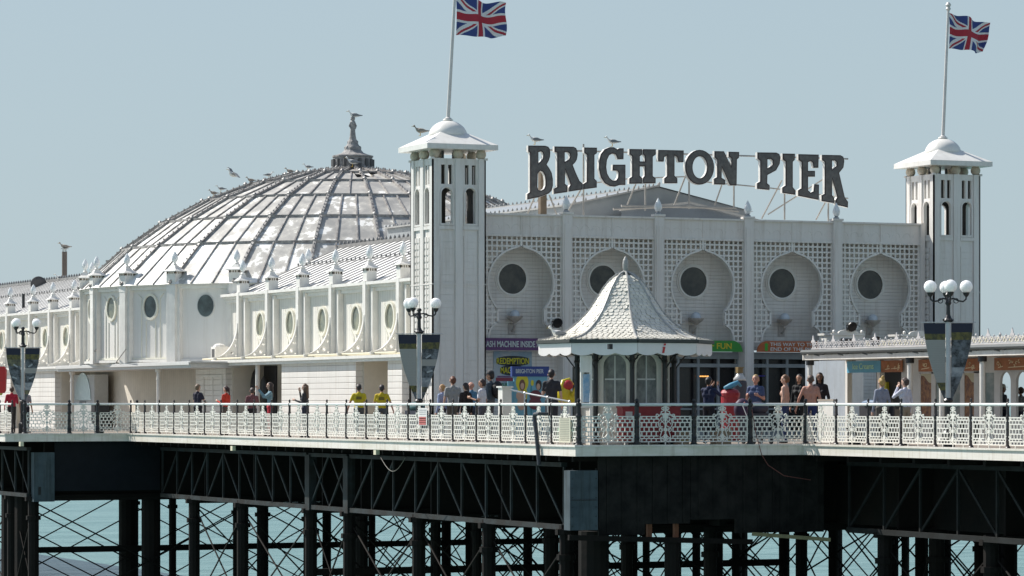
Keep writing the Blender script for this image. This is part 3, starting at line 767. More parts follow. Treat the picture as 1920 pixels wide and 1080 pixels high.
def wing(fy, w_from, w_to, glass=GLASSG):
    b = MB(); b.box(WX, w_from, 2.6, WX+.3, w_to, 5.2); b.build('side_wall', VB_Y, pal)
    b = MB(); b.box(WX-.33, w_from, 5.12, WX+.1, w_to, 5.22); b.box(WX-.20, w_from, 5.03, WX-.003, w_to, 5.117); b.box(WX-.10, w_from, 4.90, WX-.004, w_to, 5.027)
    b.build('eaves_cornice', WHITE2, pal)
    for y in fy:
        b = MB()
        b.box(WX-.34,y-.10,2.72,WX-.003,y+.16,5.25); b.box(WX-.20,y-.42,2.72,WX-.003,y-.24,5.02); b.box(WX-.12,y-.24,2.72,WX-.003,y-.10,5.01)
        pedestal(b, WX-.12, y+.03, 5.25)
        b.build('buttress_fin', PEDM, pal)
        fin_brackets(y+.03).build('scroll_bracket', WHITE2, pal)
    for ya, yc in zip(fy[:-1], fy[1:]):
        y = ya+(yc-ya-.42)/2+.05
        y = (ya+.16+yc-.42)/2; rz_, ry_ = .44, .38
        b = MB(); n = 32
        def el(k): return [(y+k*ry_*cos(2*pi*i/n), 4.0+ (rz_*k)*sin(2*pi*i/n)) for i in range(n)]
        b.prism([el(1.20), el(1.0)], lambda u,v,w: V((w,u,v)), WX-.09, WX-.002)
        # thin moulded arch either side, foot moulding
        for s in (-1, 1):
            b.tube([(WX-.012,y+s*.30,2.9),(WX-.012,y+s*.30,3.35),(WX-.012,y+s*.52,3.6),(WX-.012,y+s*.56,4.35),(WX-.012,y+s*.70,4.5)], .018, 4)
        b.box(WX-.08,ya+.17,2.75,WX-.003,yc-.43,2.84); b.box(WX-.05,ya+.17,2.84,WX-.003,yc-.43,2.92)
        wf = b.build('porthole', PORTW, pal)
        b = MB(); b.prism([el(1.01)], lambda u,v,w: V((w,u,v)), WX-.03, WX-.006); b.build('pane', glass, wf)
f1 = [onX(px, WX-.12).y for px in (757, 694, 630, 568, 510, 456)]
wing([f1[0]-(f1[1]-f1[0])]+f1, PY+TW, 121.5)
f2 = [onX(px, WX-.12).y for px in (140, 100, 63, 20)]; st = f2[3]-f2[2]
wing([f2[0]-(f2[1]-f2[0])]+f2+[f2[3]+st*k for k in (1,2,3)], 135.9, 176)

# ---- drum and dome
def dp(r, az, z=0): a = R(az); return V((DC.x-r*sin(a), DC.y-r*cos(a), z))
b = MB()
vs = [dp(DR, 15*k, 2.6) for k in range(24)]+[dp(DR, 15*k, 5.62) for k in range(24)]
b.add(vs, [(k,(k+1)%24,24+(k+1)%24,24+k) for k in range(24)]); b.build('drum_wall', DRUMW, pal)
b = MB()
for (r0, z0, z1) in ((DR+.20,5.60,5.70),(DR+.12,5.48,5.597),(DR+.12,2.70,2.80)):
    vs = [dp(r0, 15*k, z0) for k in range(24)]+[dp(r0, 15*k, z1) for k in range(24)]+[dp(DR-.4, 15*k, z1) for k in range(24)]+[dp(DR-.4, 15*k, z0) for k in range(24)]
    b.add(vs, [(k,(k+1)%24,24+(k+1)%24,24+k) for k in range(24)]+[(24+k,24+(k+1)%24,48+(k+1)%24,48+k) for k in range(24)]+[(72+k,72+(k+1)%24,(k+1)%24,k) for k in range(24)])
b.build('drum_cornice', WHITE2, pal)
def drum_col(az):
    b = MB(); a = R(az)
    def box(u0, u1, v0, v1, z0, z1, mi=0):   # u tangential, v radial outward from DR
        vs = []
        for z in (z0, z1):
            for (u, v_) in ((u0,v0),(u1,v0),(u1,v1),(u0,v1)):
                c = dp(DR+v_, az, z); vs.append(c+V((-cos(a), sin(a), 0))*u)
        b.add(vs, [(0,3,2,1),(4,5,6,7),(0,1,5,4),(1,2,6,5),(2,3,7,6),(3,0,4,7)], mi)
    box(-.20,.20,-.15,.24,2.66,5.72); box(-.34,-.20,-.15,.13,2.7,5.6); box(.20,.34,-.15,.13,2.7,5.6)
    c = dp(DR+.02, az); pedestal(b, c.x, c.y, 5.72, -az, .46)
    b.build('drum_column', PEDM, pal)
for k in range(2, 11): drum_col(15*k)
for k in range(2, 10):
    az = 15*k+7.5; a = R(az); apo = DR*cos(R(7.5)); n = 32
    T = V((-cos(a), sin(a), 0)); O = dp(apo, az, 4.83); Nn = V((-sin(a), -cos(a), 0))
    def fr(u, v_, w_): return O+T*u+V((0,0,v_))+Nn*w_
    def el(k_): return [(.37*k_*cos(2*pi*i/n), .42*k_*sin(2*pi*i/n)) for i in range(n)]
    b = MB(); b.prism([el(1.22 if az > 60 else 1.06), el(1.0)], fr, .002, .07 if az > 60 else .03)
    if az > 60:
        for s in (-1, 1):
            b.tube([fr(s*.28,-2.05,.01), fr(s*.28,-.55,.01)], .02, 4); b.tube([fr(s*.55,-2.05,.01), fr(s*.55,.35,.01), fr(s*.75,.5,.01)], .022, 4)
        for zz_ in (-2.12, -2.02): b.prism([rect(-1.05,zz_,1.05,zz_+.07)], fr, .002, .08 if zz_ < -2.1 else .05)
    wf = b.build('porthole', PORTW if az > 60 else flat((.6,.6,.58)), pal)
    b = MB(); b.prism([el(1.01)], fr, .004, .025); b.build('pane', DOMEGL if az < 80 else GLASSG, wf)
PR = [(11.12,5.66),(9.35,7.25),(7.82,8.32),(6.13,9.23),(4.37,9.91),(2.75,10.33),(.78,10.62)]
b = MB()
for i in range(len(PR)-1):
    (r0, z0), (r1, z1) = PR[i], PR[i+1]
    for k in range(24):
        b.add([dp(r0,15*k,z0),dp(r0,15*k+15,z0),dp(r1,15*k+15,z1),dp(r1,15*k,z1)], [(0,1,2,3)], 0)
        nn = 2 if i < 3 else (1 if i < 5 else 0)
        for j in range(1, nn+1):
            t = j/(nn+1)
            p = dp(r0,15*k,z0).lerp(dp(r0,15*k+15,z0), t); q = dp(r1,15*k,z1).lerp(dp(r1,15*k+15,z1), t)
            b.bar(p+V((0,0,.02)), q+V((0,0,.02)), .055, .07, 1)
        if i > 0: b.bar(dp(r0,15*k,z0+.02), dp(r0,15*k+15,z0+.02), .09, .10, 1)
dm = b.build('dome', [DOME, RIB], pal)
for k in range(24):
    b = MB()
    for i in range(len(PR)-1):
        p, q = dp(PR[i][0],15*k,PR[i][1]+.05), dp(PR[i+1][0],15*k,PR[i+1][1]+.05)
        b.bar(p, q, .11, .09); crockets(b, p+V((0,0,.03)), q+V((0,0,.03)), .25, .032)
        b.lathe(q, [(.08,-.05),(.10,.05),(.06,.10),(.004,.14)], 6)
    b.build('rib', RIB, dm)
# statue finial
STONE = mat('weathered_statue', (.36,.345,.33), .7, c2=(.20,.19,.185), vscale=5, bump=.4, bscale=18)
fb = MB(); c = V((DC.x, DC.y, 0))
fb.lathe(c, [(.80,10.55),(.80,11.12),(.84,11.14),(.84,11.20),(.66,11.24),(.45,11.32),(.36,11.42),(.33,11.52),(.28,11.60),(.23,11.68),(.20,11.78),(.15,11.88),(.125,12.0),(.105,12.2),(.10,12.35),(.12,12.48),(.11,12.58),(.07,12.64),(.10,12.70),(.085,12.78),(.01,12.82)], 14)
for i in range(8):
    a = 2*pi*i/8+.3; fb.ball(c+V((.27*cos(a), .27*sin(a), 11.52)), .09, 8)
    if i % 2: fb.ball(c+V((.16*cos(a), .16*sin(a), 11.76)), .075, 8)
for s in (-1, 1): fb.tube([c+V((s*.09,0,12.56)), c+V((s*.15,0,12.42)), c+V((s*.08,-.06,12.3))], .03, 6)
fb.build('statue_finial', STONE, dm)
for i in range(16):
    a = 2*pi*i/16; b = MB(); b.box(DC.x+.82*cos(a)-.05, DC.y+.82*sin(a)-.05, 10.7, DC.x+.82*cos(a)+.05, DC.y+.82*sin(a)+.05, 11.05); b.build('louvre', flat((.10,.10,.10)), dm)

# ---- lower side wall with recesses
def Yx(px, X=LX): return onX(px, X).y
segs = [(773,727),(667,528),(423,367),(103,50)]
for (pa, pb) in segs+[(20,-300)]:
    b = MB(); b.box(LX, Yx(pa) if pa != 773 else PY+TW-.02, 0, LX+.25, Yx(pb), 2.60); b.build('lower_side_wall', WBOARD, pal)
b = MB(); xb = LX+1.5
b.box(xb, PY+TW, 0, xb+.2, 176, 2.58)
for px in (727,667,528,423,367,103,50,20): y = Yx(px); b.box(LX+.25, y-.12, 0, xb, y+.12, 2.58)
b.build('recess_wall', BEIGE, pal)
b = MB()   # ledge, gutter and pipes above the lower wall
b.box(LX-.22, PY+.8, 2.605, WX+.0, 121.5, 2.70); b.box(LX-.14, PY+.8, 2.50, LX-.003, 121.5, 2.603)
b.box(LX-.22, 136.5, 2.605, WX, 176, 2.70); b.box(LX-.14, 136.5, 2.50, LX-.003, 176, 2.603)
b.build('ledge', WHITE2, pal)
b = MB(); b.tube([(LX-.05, PY+2.2, 2.77),(LX-.05, 121, 2.77)], .035, 6); b.tube([(LX+.15, PY+2.2, 2.74),(LX+.15, 112, 2.74),(LX+.2,121,2.8)], .03, 6)
b.build('ledge_pipe', CREAM, pal)
# canopy round the foot of the drum
b = MB(); ya, yb2 = Yx(372, 39.6), Yx(112, 39.4)
b.box(39.3, ya, 2.42, 41.2, yb2, 2.60); b.box(39.22, ya-.02, 2.53, 39.3, yb2, 2.64); b.box(39.25,ya-.1,2.604,42,yb2+.1,2.66)
b.build('walkway_canopy', flat((.62,.61,.59), .5), pal)
for px in (135, 297):
    b = MB(); y = Yx(px, 39.5); b.cyl((39.5,y,0),(39.5,y,2.42),.07,n=10); b.cyl((39.5,y,2.3),(39.5,y,2.41),.12,n=10); b.cyl((39.5,y,2.0),(39.5,y,2.05),.09,n=10); b.build('canopy_post', WHITE2, pal)
b = MB(); y = Yx(483, LX+.1); b.cyl((LX+.1,y,0),(LX+.1,y,2.5),.08,n=10)
b.build('canopy_post', WHITE2, pal)
b = MB()   # door outlines in the boards
for (pa, pb) in ((417,382),):
    y0, y1 = Yx(pa, LX), Yx(pb, LX); b.box(LX-.03,y0,2.1,LX-.003,y1,2.16); b.box(LX-.03,y0,0,LX-.003,y0+.06,2.1); b.box(LX-.03,y1-.06,0,LX-.003,y1,2.1); b.box(LX-.02,(y0+y1)/2-.02,0,LX-.003,(y0+y1)/2+.02,2.1)
b.build('side_door', WHITE2, pal)
b = MB(); b.box(xb-.06, Yx(716,xb), 0, xb-.003, Yx(680,xb), 2.05); b.build('side_door', flat((.50,.48,.44)), pal)
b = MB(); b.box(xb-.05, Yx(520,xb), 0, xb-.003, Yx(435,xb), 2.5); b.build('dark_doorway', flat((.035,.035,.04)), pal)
b = MB(); b.box(LX+.26, Yx(528)+.13, 0, LX+.5, Yx(528)+.4, 2.3); b.build('blue_door_edge', flat((.03,.09,.35)), pal)
# small hooded vent on the drum near the wing
q = P(402, 660, X=41.3); b = MB(); b.box(q.x-.05,q.y-.25,2.72,q.x+.5,q.y+.25,3.25); b.ball((q.x+.2,q.y,3.25),.25,10,0,1,1,.5); b.box(q.x-.056,q.y-.17,2.76,q.x-.051,q.y+.17,3.16,1)
b.build('roof_vent', [WHITE2, flat((.08,.08,.08))], pal)
# stays propping the gutter along the drum
b = MB()
for px, d in ((180,14),(236,16)):
    p, q = P(px, 655, X=DC.x-DR-.2), P(px-d*1.3, 683, X=39.3); b.tube([p, q], .022, 5)
b.build('gutter_stay', SEAM, pal)

# ---- roof furniture at the far left (things of their own)
def at(px, py, X): return P(px, py, X=X)
q = at(121, 523, 47); qt = at(121, 470, 47)
t = thing('chimney_pipe', 'tall brown flue pipe with a capped top rising from the far left roof', 'chimney', (q.x,q.y,q.z))
b = MB(); b.cyl((q.x,q.y,q.z-.3),(q.x,q.y,qt.z-.05),.13,n=12); b.build('flue', flat((.14,.11,.09)), t)
b = MB()
for i in range(4): a = pi/4+pi/2*i; b.cyl((q.x+.1*cos(a),q.y+.1*sin(a),qt.z-.06),(q.x+.1*cos(a),q.y+.1*sin(a),qt.z+.08),.012)
b.cyl((q.x,q.y,qt.z+.08),(q.x,q.y,qt.z+.11),.2,n=14); b.build('rain_cap', LEAD, t)
q = at(73, 534, 45.5)
t = thing('satellite_dish', 'dark round dish on the far left roof ridge', 'dish', (q.x,q.y,q.z-.3))
b = MB(); b.lathe((q.x,q.y,q.z), [(.42,-.02),(.40,.0),(.3,.05),(.001,.09)], 20); 
b.v = [tuple(V((q.x,q.y,q.z))+Matrix.Rotation(pi/2*.95,3,'X')@(V(p)-V((q.x,q.y,q.z)))) for p in b.v]; b.build('reflector', flat((.10,.09,.085)), t)
b = MB(); b.cyl((q.x,q.y+.1,q.z-.5),(q.x,q.y+.1,q.z),.04); b.build('mast', LEAD, t)
q = at(203, 490, 47.5); 
b = MB(); b.cyl((q.x,q.y,q.z-.8),(q.x,q.y,q.z),.09,n=10); b.cyl((q.x,q.y,q.z-.02),(q.x,q.y,q.z+.05),.12,n=10); tag(b.build('vent_pipe', BLACK), 'short black vent pipe beside the left foot of the dome', 'vent')
q = at(44, 565, 42.6)
b = MB(); b.cyl((q.x,q.y,q.z-.6),(q.x,q.y,q.z+.35),.07,n=8); tag(b.build('vent_pipe', BLACK), 'black vent pipe rising above the left street lamp', 'vent')
# ================================================================== big letter sign on the roof
SY = 100.9
LF = mat('letter_face_mesh', (.16,.148,.138), .6, c2=(.105,.097,.092), vscale=6, bump=.6, bscale=22)
LE = mat('letter_edge_maroon', (.05,.026,.025), .5); LS = mat('letter_side_white', (.74,.72,.68), .5, var=.15)
def c1(l): return [(980+x/6.1935, 260+y/6.1935) for x, y in l]
def c2_(l): return [(1280+x/6, 270+y/6) for x, y in l]
def ell(cx, cy, rx, ry, n=28): return [(cx+rx*cos(2*pi*i/n), cy+ry*sin(2*pi*i/n)) for i in range(n)]
LET = [
 ('B', c1, [[(62,78),(262,80),(298,92),(316,118),(322,160),(319,210),(305,255),(280,300),(312,345),(338,395),(352,470),(352,545),(337,605),(305,638),(250,662),(180,685),(50,710),(52,640),(82,620),(82,165),(62,150)],
            [(184,158),(210,150),(228,162),(238,190),(232,228),(212,258),(184,286)],
            [(176,410),(205,376),(232,388),(255,430),(263,490),(262,545),(248,582),(215,600),(184,596),(172,560)]]),
 ('R', c1, [[(367,88),(590,92),(622,108),(638,145),(640,190),(630,245),(608,280),(583,305),(620,400),(662,490),(698,520),(698,593),(535,618),(537,560),(553,535),(525,450),(494,365),(492,522),(524,548),(521,622),(362,645),(362,578),(398,560),(398,165),(367,155)],
            [(490,160),(520,158),(543,178),(547,208),(536,238),(512,256),(490,265)]]),
 ('I', c1, [[(712,100),(865,103),(863,170),(835,190),(835,465),(862,490),(862,570),(698,592),(700,525),(742,500),(745,190),(712,165)]]),
 ('G', c1, [[(1175,110),(1172,240),(1098,242),(1093,212),(1075,185),(1040,175),(1005,195),(980,250),(972,330),(983,405),(1010,455),(1050,488),(1085,482),(1106,450),(1112,402),(1095,375),(1042,372),(1045,300),(1195,300),(1195,540),(1125,540),(1070,560),(1010,553),(950,518),(905,450),(882,350),(885,250),(908,175),(950,122),(1010,97),(1060,98),(1100,122),(1120,110)]]),
 ('H', c1, [[(1237,118),(1388,120),(1388,185),(1362,205),(1362,262),(1415,262),(1415,205),(1394,185),(1394,120),(1548,122),(1546,185),(1512,210),(1512,435),(1546,455),(1545,520),(1394,523),(1394,455),(1415,430),(1415,325),(1362,325),(1362,430),(1388,455),(1388,524),(1235,526),(1237,460),(1268,440),(1268,205),(1237,185)]]),
 ('T', c1, [[(1572,128),(1872,135),(1870,275),(1805,275),(1790,215),(1765,200),(1765,430),(1798,460),(1798,520),(1642,520),(1642,460),(1675,432),(1675,200),(1645,215),(1640,268),(1570,266)]]),
 ('O', c2_, [ell(190,262,165,198), ell(192,262,80,122)]),
 ('N', c2_, [[(355,78),(465,80),(545,250),(545,160),(515,148),(515,85),(637,88),(635,155),(612,175),(608,470),(530,468),(440,262),(440,380),(482,405),(480,460),(350,455),(352,390),(385,370),(385,180),(355,150)]]),
 ('P', c2_, [[(838,92),(1055,95),(1088,112),(1102,155),(1092,225),(1052,298),(955,350),(952,440),(980,465),(978,520),(835,505),(835,440),(870,420),(870,190),(838,165)],
             [(955,175),(990,170),(1011,190),(1010,228),(988,255),(955,272)]]),
 ('I', c2_, [[(1122,105),(1265,108),(1262,180),(1240,200),(1240,485),(1270,520),(1270,575),(1118,552),(1118,490),(1155,465),(1155,200),(1122,175)]]),
 ('E', c2_, [[(1300,112),(1532,118),(1528,270),(1468,270),(1462,215),(1440,195),(1412,205),(1412,300),(1490,300),(1490,370),(1412,370),(1412,520),(1440,545),(1470,530),(1478,450),(1535,455),(1533,632),(1296,585),(1296,520),(1335,495),(1335,205),(1300,180)]]),
 ('R', c2_, [[(1565,120),(1775,124),(1808,142),(1820,190),(1810,265),(1762,325),(1825,600),(1862,650),(1860,718),(1718,685),(1718,628),(1736,600),(1682,392),(1682,575),(1708,610),(1706,668),(1560,645),(1560,575),(1595,560),(1595,205),(1565,180)],
             [(1682,190),(1708,188),(1728,205),(1728,245),(1682,285)]]),
]
q = P(1290, 400, Y=SY)
sg = thing('roof_sign', 'large roof sign of dark grey slab letters with white edges spelling BRIGHTON PIER', 'sign', (q.x, q.y, q.z))
def shrink(lp, d):
    """inset a 2D loop by d (outer d>0 shrinks, holes grow with the same sign of orientation)"""
    n = len(lp); A2 = sum(lp[i][0]*lp[(i+1)%n][1]-lp[(i+1)%n][0]*lp[i][1] for i in range(n)); s = 1 if A2 > 0 else -1
    out = []
    for i in range(n):
        p0, p1, p2 = V(lp[i-1]), V(lp[i]), V(lp[(i+1)%n])
        e1 = (p1-p0).normalized(); e2 = (p2-p1).normalized()
        n1 = V((-e1.y, e1.x))*s; n2 = V((-e2.y, e2.x))*s
        m = (n1+n2); 
        if m.length < .2: m = n1
        m.normalize(); k = min(1.6, 1/max(.4, m.dot(n1))); out.append(p1+m*d*k)
    return [(p.x, p.y) for p in out]
for ch, f, loops in LET:
    W3 = []
    for lp in loops:
        r = []
        for (px, py) in f(lp):
            w_ = P(px, py, Y=SY); r.append((w_.x, w_.z))
        W3.append(r)
    b = MB(); fr = lambda u, v, w: V((u, w, v))
    b.prism(W3, fr, SY, SY+.13, 0)
    lo = b.build('letter', LS, sg)
    b = MB(); b.prism([shrink(l, .012 if i == 0 else -.012) for i, l in enumerate(W3)], fr, SY-.012, SY-.002); b.build('letter_border', LE, lo)
    b = MB(); b.prism([shrink(l, .042 if i == 0 else -.042) for i, l in enumerate(W3)], fr, SY-.02, SY-.014); b.build('letter_face', LF, lo)
b = MB(); yb_ = SY+.30
def s_(px, py, y=yb_): return P(px, py, Y=y)
def bar2(a, c_, r=.024, y0=yb_, y1=yb_): b.cyl(s_(*a, y0), s_(*c_, y1), r, n=6)
bar2((986,280),(1590,298), .03); bar2((1040,352),(1180,335)); bar2((1180,335),(1290,331)); bar2((1290,338),(1440,352)); bar2((1440,352),(1590,372))
for (t_, f_) in (((1094,270),(1094,408)),((1210,340),(1210,395)),((1292,340),(1292,392)),((1376,345),(1376,398)),((1471,360),(1471,412)),((1553,375),(1553,415))):
    bar2(t_, f_, .03)
for (t_, f_) in (((1003,368),(985,410)),((1030,366),(1045,405)),((1098,340),(1058,408)),((1192,345),(1173,392)),((1290,318),(1262,390)),((1354,345),(1340,385)),((1466,338),(1428,410)),((1545,335),(1440,402)),((1548,378),(1530,412))):
    bar2(t_, f_, .028, yb_, yb_+.5)
bar2((1165,386),(1380,390), .045); bar2((1150,392),(1290,386), .045); bar2((1290,386),(1385,396), .045)
b.build('support_frame', mat('tan_pipe_frame', (.38,.36,.33), .5, var=.2), sg)
b = MB(); p, q = s_(1017,372,SY+.6), s_(1017,412,SY+.6); b.box(p.x-.11,p.y-.1,q.z-.6,p.x+.11,p.y+.1,p.z+.9); b.build('timber_post', mat('brown_post', (.17,.13,.09), .7, var=.3), sg)

# ================================================================== flags
FLW, FLB, FLR = mat('flag_white', (.75,.74,.74), .7), mat('flag_blue', (.035,.06,.22), .7), mat('flag_red', (.42,.025,.045), .7)
def uj(u, v):  # u 0..2, v 0..1
    x, y = u-1, v-.5
    if abs(x) < .1 or abs(y) < .1: return 2
    if abs(x) < .167 or abs(y) < .167: return 0
    # diagonals
    k = 1/sqrt(1+.25)
    d1 = (y-x*.5)*k; d2 = (y+x*.5)*k
    def red(d, sgn): return 0 < d*sgn < .067
    if abs(d1) < abs(d2): d, s = d1, (1 if x < 0 else -1)
    else: d, s = d2, (1 if x > 0 else -1); s = -s if False else s
    if abs(d) < .1:
        if abs(d1) < abs(d2): s = -1 if x > 0 else 1
        else: s = -1 if x < 0 else 1
        s = -s if x < 0 else s
        return 2 if -.004 < d*s < .058 else 0
    return 1
def flag(label, base, top, flag_pts, seed, finial):
    """base/top: pole ends; flag_pts: 4 corners (hoist top, hoist bottom, fly bottom, fly top)"""
    t = thing('flagpole', label, 'flagpole', base, 'flagpoles on the towers')
    b = MB(); b.cyl(base, top, .062, .045, n=10); b.lathe(base, [(.12,0),(.12,.05),(.07,.08),(.06,.1)], 12)
    if finial: b.lathe(top, [(.05,0),(.09,.06),(.06,.12),(.10,.2),(.05,.28),(.003,.3)], 10)
    b.build('pole', mat('pole_paint_%d' % seed, (.66,.63,.60), .45, var=.1), t)
    nx, ny = 130, 80; vs = []; fs = []; mi = []
    ht, hb, fb_, ft = [V(p) for p in flag_pts]
    rn = random.Random(seed); ph = rn.random()*6
    for j in range(ny+1):
        for i in range(nx+1):
            u, v = i/nx, j/ny
            p = hb.lerp(fb_, u).lerp(ht.lerp(ft, u), v)
            p = p+V((0,1,0))*(.16*u**.7*sin(u*9+v*1.6+ph)+.05*sin(u*17-v*3))+V((0,0,1))*(.045*sin(u*7+ph)*u+.02*sin(14*u+2*v))+V((.05*u*sin(v*5+ph),0,0))
            vs.append(p)
    for j in range(ny):
        for i in range(nx):
            a = j*(nx+1)+i; fs.append((a,a+1,a+nx+2,a+nx+1)); mi.append(uj((i+.5)/nx*2, (j+.5)/ny))
    b = MB(); b.v = [tuple(p) for p in vs]; b.f = fs; b.m = mi
    b.build('flag', [FLW, FLB, FLR], t, smooth=True)
cx, cy = PX+TW/2, PY+TW/2; Z1 = depth(cx, cy)
def pt(px, py, Y): return P(px, py, Y=Y)
flag('leaning white flagpole with a union flag on the left tower, top out of the picture', V((cx,cy,10.22)), pt(854,-30,cy), [pt(855,-6,cy),pt(855,66,cy),pt(944,71,cy),pt(948,8,cy)], 1, False)
cx2 = RX+TW/2
flag('slim white flagpole with ball finial and union flag on the right tower', V((cx2,cy,10.22)), pt(1778,20,cy), [pt(1779,25,cy),pt(1779,91,cy),pt(1846,98,cy),pt(1858,43,cy)], 2, True)

# ================================================================== octagonal kiosk
KC = V((40.2, 83.2, 0)); KA = 18.0
kk = thing('octagonal_kiosk', 'octagonal information kiosk with bell shaped scalloped slate roof and scalloped white valance', 'kiosk', KC)
def kp(r, az, z): a = R(az); return V((KC.x-r*sin(a), KC.y-r*cos(a), z))
KPR = [(2.40,2.82),(2.1,2.86),(1.82,2.95),(1.58,3.08),(1.30,3.30),(1.03,3.58),(.80,3.92),(.60,4.24),(.42,4.46),(.24,4.60),(.05,4.68)]
SLATE = mat('weathered_pale_slate', (.80,.76,.67), .5, c2=(.64,.61,.54), vscale=4.5, bump=.2, bscale=20)
VALW = mat('valance_paint', (.83,.765,.74), .45, var=.05)
KB = mat('roof_underlay', (.30,.30,.28), .7)
b = MB()
for k in range(8):
    for i in range(len(KPR)-1):
        (r0,z0),(r1,z1) = KPR[i],KPR[i+1]
        b.add([kp(r0,KA+45*k,z0-.01),kp(r0,KA+45*k+45,z0-.01),kp(r1,KA+45*k+45,z1-.01),kp(r1,KA+45*k,z1-.01)], [(0,1,2,3)], 1)
# scalloped slates in courses
acc = [0]
for i in range(len(KPR)-1): acc.append(acc[-1]+sqrt((KPR[i+1][0]-KPR[i][0])**2+(KPR[i+1][1]-KPR[i][1])**2))
def prof(s):
    s = min(max(s, 0), acc[-1])
    for i in range(len(acc)-1):
        if s <= acc[i+1]: t = (s-acc[i])/(acc[i+1]-acc[i]); return KPR[i][0]+(KPR[i+1][0]-KPR[i][0])*t, KPR[i][1]+(KPR[i+1][1]-KPR[i][1])*t
    return KPR[-1]
rs = random.Random(11)
step = .115; nrow = int((acc[-1]-.15)/step)
for k in range(8):
    a0, a1 = KA+45*k, KA+45*k+45
    for j in range(nrow):
        s = j*step; r, z = prof(s); r2, z2 = prof(s+step*1.35)
        W = 2*r*sin(R(22.5)); W2 = 2*r2*sin(R(22.5)); tw = .15; n = max(1, round(W/tw)); off = .5*(j % 2)
        p0, p1 = kp(r,a0,z), kp(r,a1,z); q0, q1 = kp(r2,a0,z2), kp(r2,a1,z2)
        nrm = (p1-p0).cross(q0-p0).normalized()
        if nrm.z < 0: nrm = -nrm
        for i in range(n+1):
            ua, ub = (i-off)/n, (i+1-off)/n
            ua, ub = max(0, ua), min(1, ub)
            if ub-ua < .2/n: continue
            lift = .022+.018*rs.random()*(rs.random() < .25); e = .004
            m = (ua+ub)/2; dd = (p0-q0).normalized()
            cu = lambda u, dn: p0.lerp(p1, u)+dd*dn+nrm*lift
            h = .03
            lo = [cu(ua+(ub-ua)*.04, -.035), cu(ua+(ub-ua)*.2, .0), cu(m, .02), cu(ub-(ub-ua)*.2, .0), cu(ub-(ub-ua)*.04, -.035)]
            up = [q0.lerp(q1, ub-(ub-ua)*.04)+nrm*e, q0.lerp(q1, ua+(ub-ua)*.04)+nrm*e]
            ls = [p-nrm*.014 for p in lo]
            b.add(lo+up+ls, [(0,1,2,3,4,5,6),(0,7,8,1),(1,8,9,2),(2,9,10,3),(3,10,11,4)], 0)
b.build('roof', [SLATE, KB], kk)
for k in range(8):
    b = MB(); b.tube([kp(r,KA+45*k,z+.035) for r, z in KPR], .03, 6); b.build('roof_ridge', LEAD, kk)
b = MB(); b.lathe(KC, [(.09,4.66),(.13,4.70),(.06,4.74),(.075,4.80),(.085,4.92),(.07,5.02),(.03,5.10),(.003,5.13)], 10); b.build('finial', LEAD, kk)
for k in range(8):
    b = MB(); p, q = kp(2.36,KA+45*k,0), kp(2.36,KA+45*k+45,0); n = 40; pts = []
    for i in range(n+1):
        u = i/n; sc = abs(sin(pi*u*3)); pts.append((u, 2.475-.075*sc**.7 if True else 0))
    lp = [(0,2.73)]+[(u, z) for u, z in pts]+[(1,2.73)]
    nm = V((-(q-p).y, (q-p).x, 0)).normalized()
    b.prism([lp], lambda u,v,w: V((p.x+(q.x-p.x)*u, p.y+(q.y-p.y)*u, v))+nm*w, 0, .03)
    vo = b.build('valance', VALW, kk)
    b = MB(); b.bar(kp(2.41,KA+45*k,2.785), kp(2.41,KA+45*k+45,2.785), .09, .085); b.build('gutter', flat((.05,.055,.05)), kk)
    if k == 7:
        for sgn in (1, -1): pass
b = MB(); b.add([kp(2.36,KA+45*k,2.72) for k in range(8)], [tuple(range(8))]); b.build('soffit', flat((.45,.42,.36)), kk)
for k in range(8):
    b = MB(); p = kp(1.33,KA+45*k,0); b.lathe(p, [(.11,0),(.11,.12),(.07,.2),(.065,2.2),(.09,2.25),(.07,2.3),(.07,2.72)], 10); b.build('column', BLACK, kk)
    b = MB()
    for sgn in (-1, 1):
        tng = (kp(1.33,KA+45*(k+sgn),0)-p).normalized()
        b.tube([p+V((0,0,1.95)), p+tng*.06+V((0,0,2.25)), p+tng*.2+V((0,0,2.42)), p+tng*.38+V((0,0,2.46))], .018, 5)
        b.tube([p+tng*(.12+.06*cos(a))+V((0,0,2.38+.06*sin(a))) for a in [2*pi*i/10 for i in range(11)]], .012, 4)
    rd = (p-KC).normalized(); b.tube([p+V((0,0,2.0)), p+rd*.3+V((0,0,2.4)), p+rd*.9+V((0,0,2.6))], .02, 5)
    b.build('scroll_brace', BLACK, kk)
KGL = mat('kiosk_window_glass', (.08,.09,.085), .08, c2=(.22,.225,.205), vscale=3.2, stretch=(1,1,.7))
for k in range(8):
    p, q = kp(1.22,KA+45*k,0), kp(1.22,KA+45*k+45,0); d = (q-p); ln = d.length; d.normalize(); nm = V((-d.y, d.x, 0)) 
    if nm.dot(p-KC) < 0: nm = -nm
    fr = lambda u, v, w: p+d*u+nm*w+V((0,0,v))
    b = MB(); b.prism([rect(0,0,ln,2.7), archloop(ln/2, ln*.68, 1.12, 2.44)], fr, -.04, 0)
    b.prism([rect(0,1.0,ln,1.07)], fr, .002, .04)
    wl = b.build('cabin_wall', mat('kiosk_cream_%d' % k, (.70,.66,.58), .5, var=.06), kk)
    b = MB(); b.prism([archloop(ln/2, ln*.68, 1.12, 2.44)], fr, -.03, -.02)
    b.prism([rect(ln*.2,1.75,ln*.8,1.79)], fr, -.018, -.008, 1); b.prism([rect(ln/2-.02,1.12,ln/2+.02,2.40)], fr, -.018, -.0075, 1)
    b.build('window', [KGL, flat((.60,.60,.57))], wl)
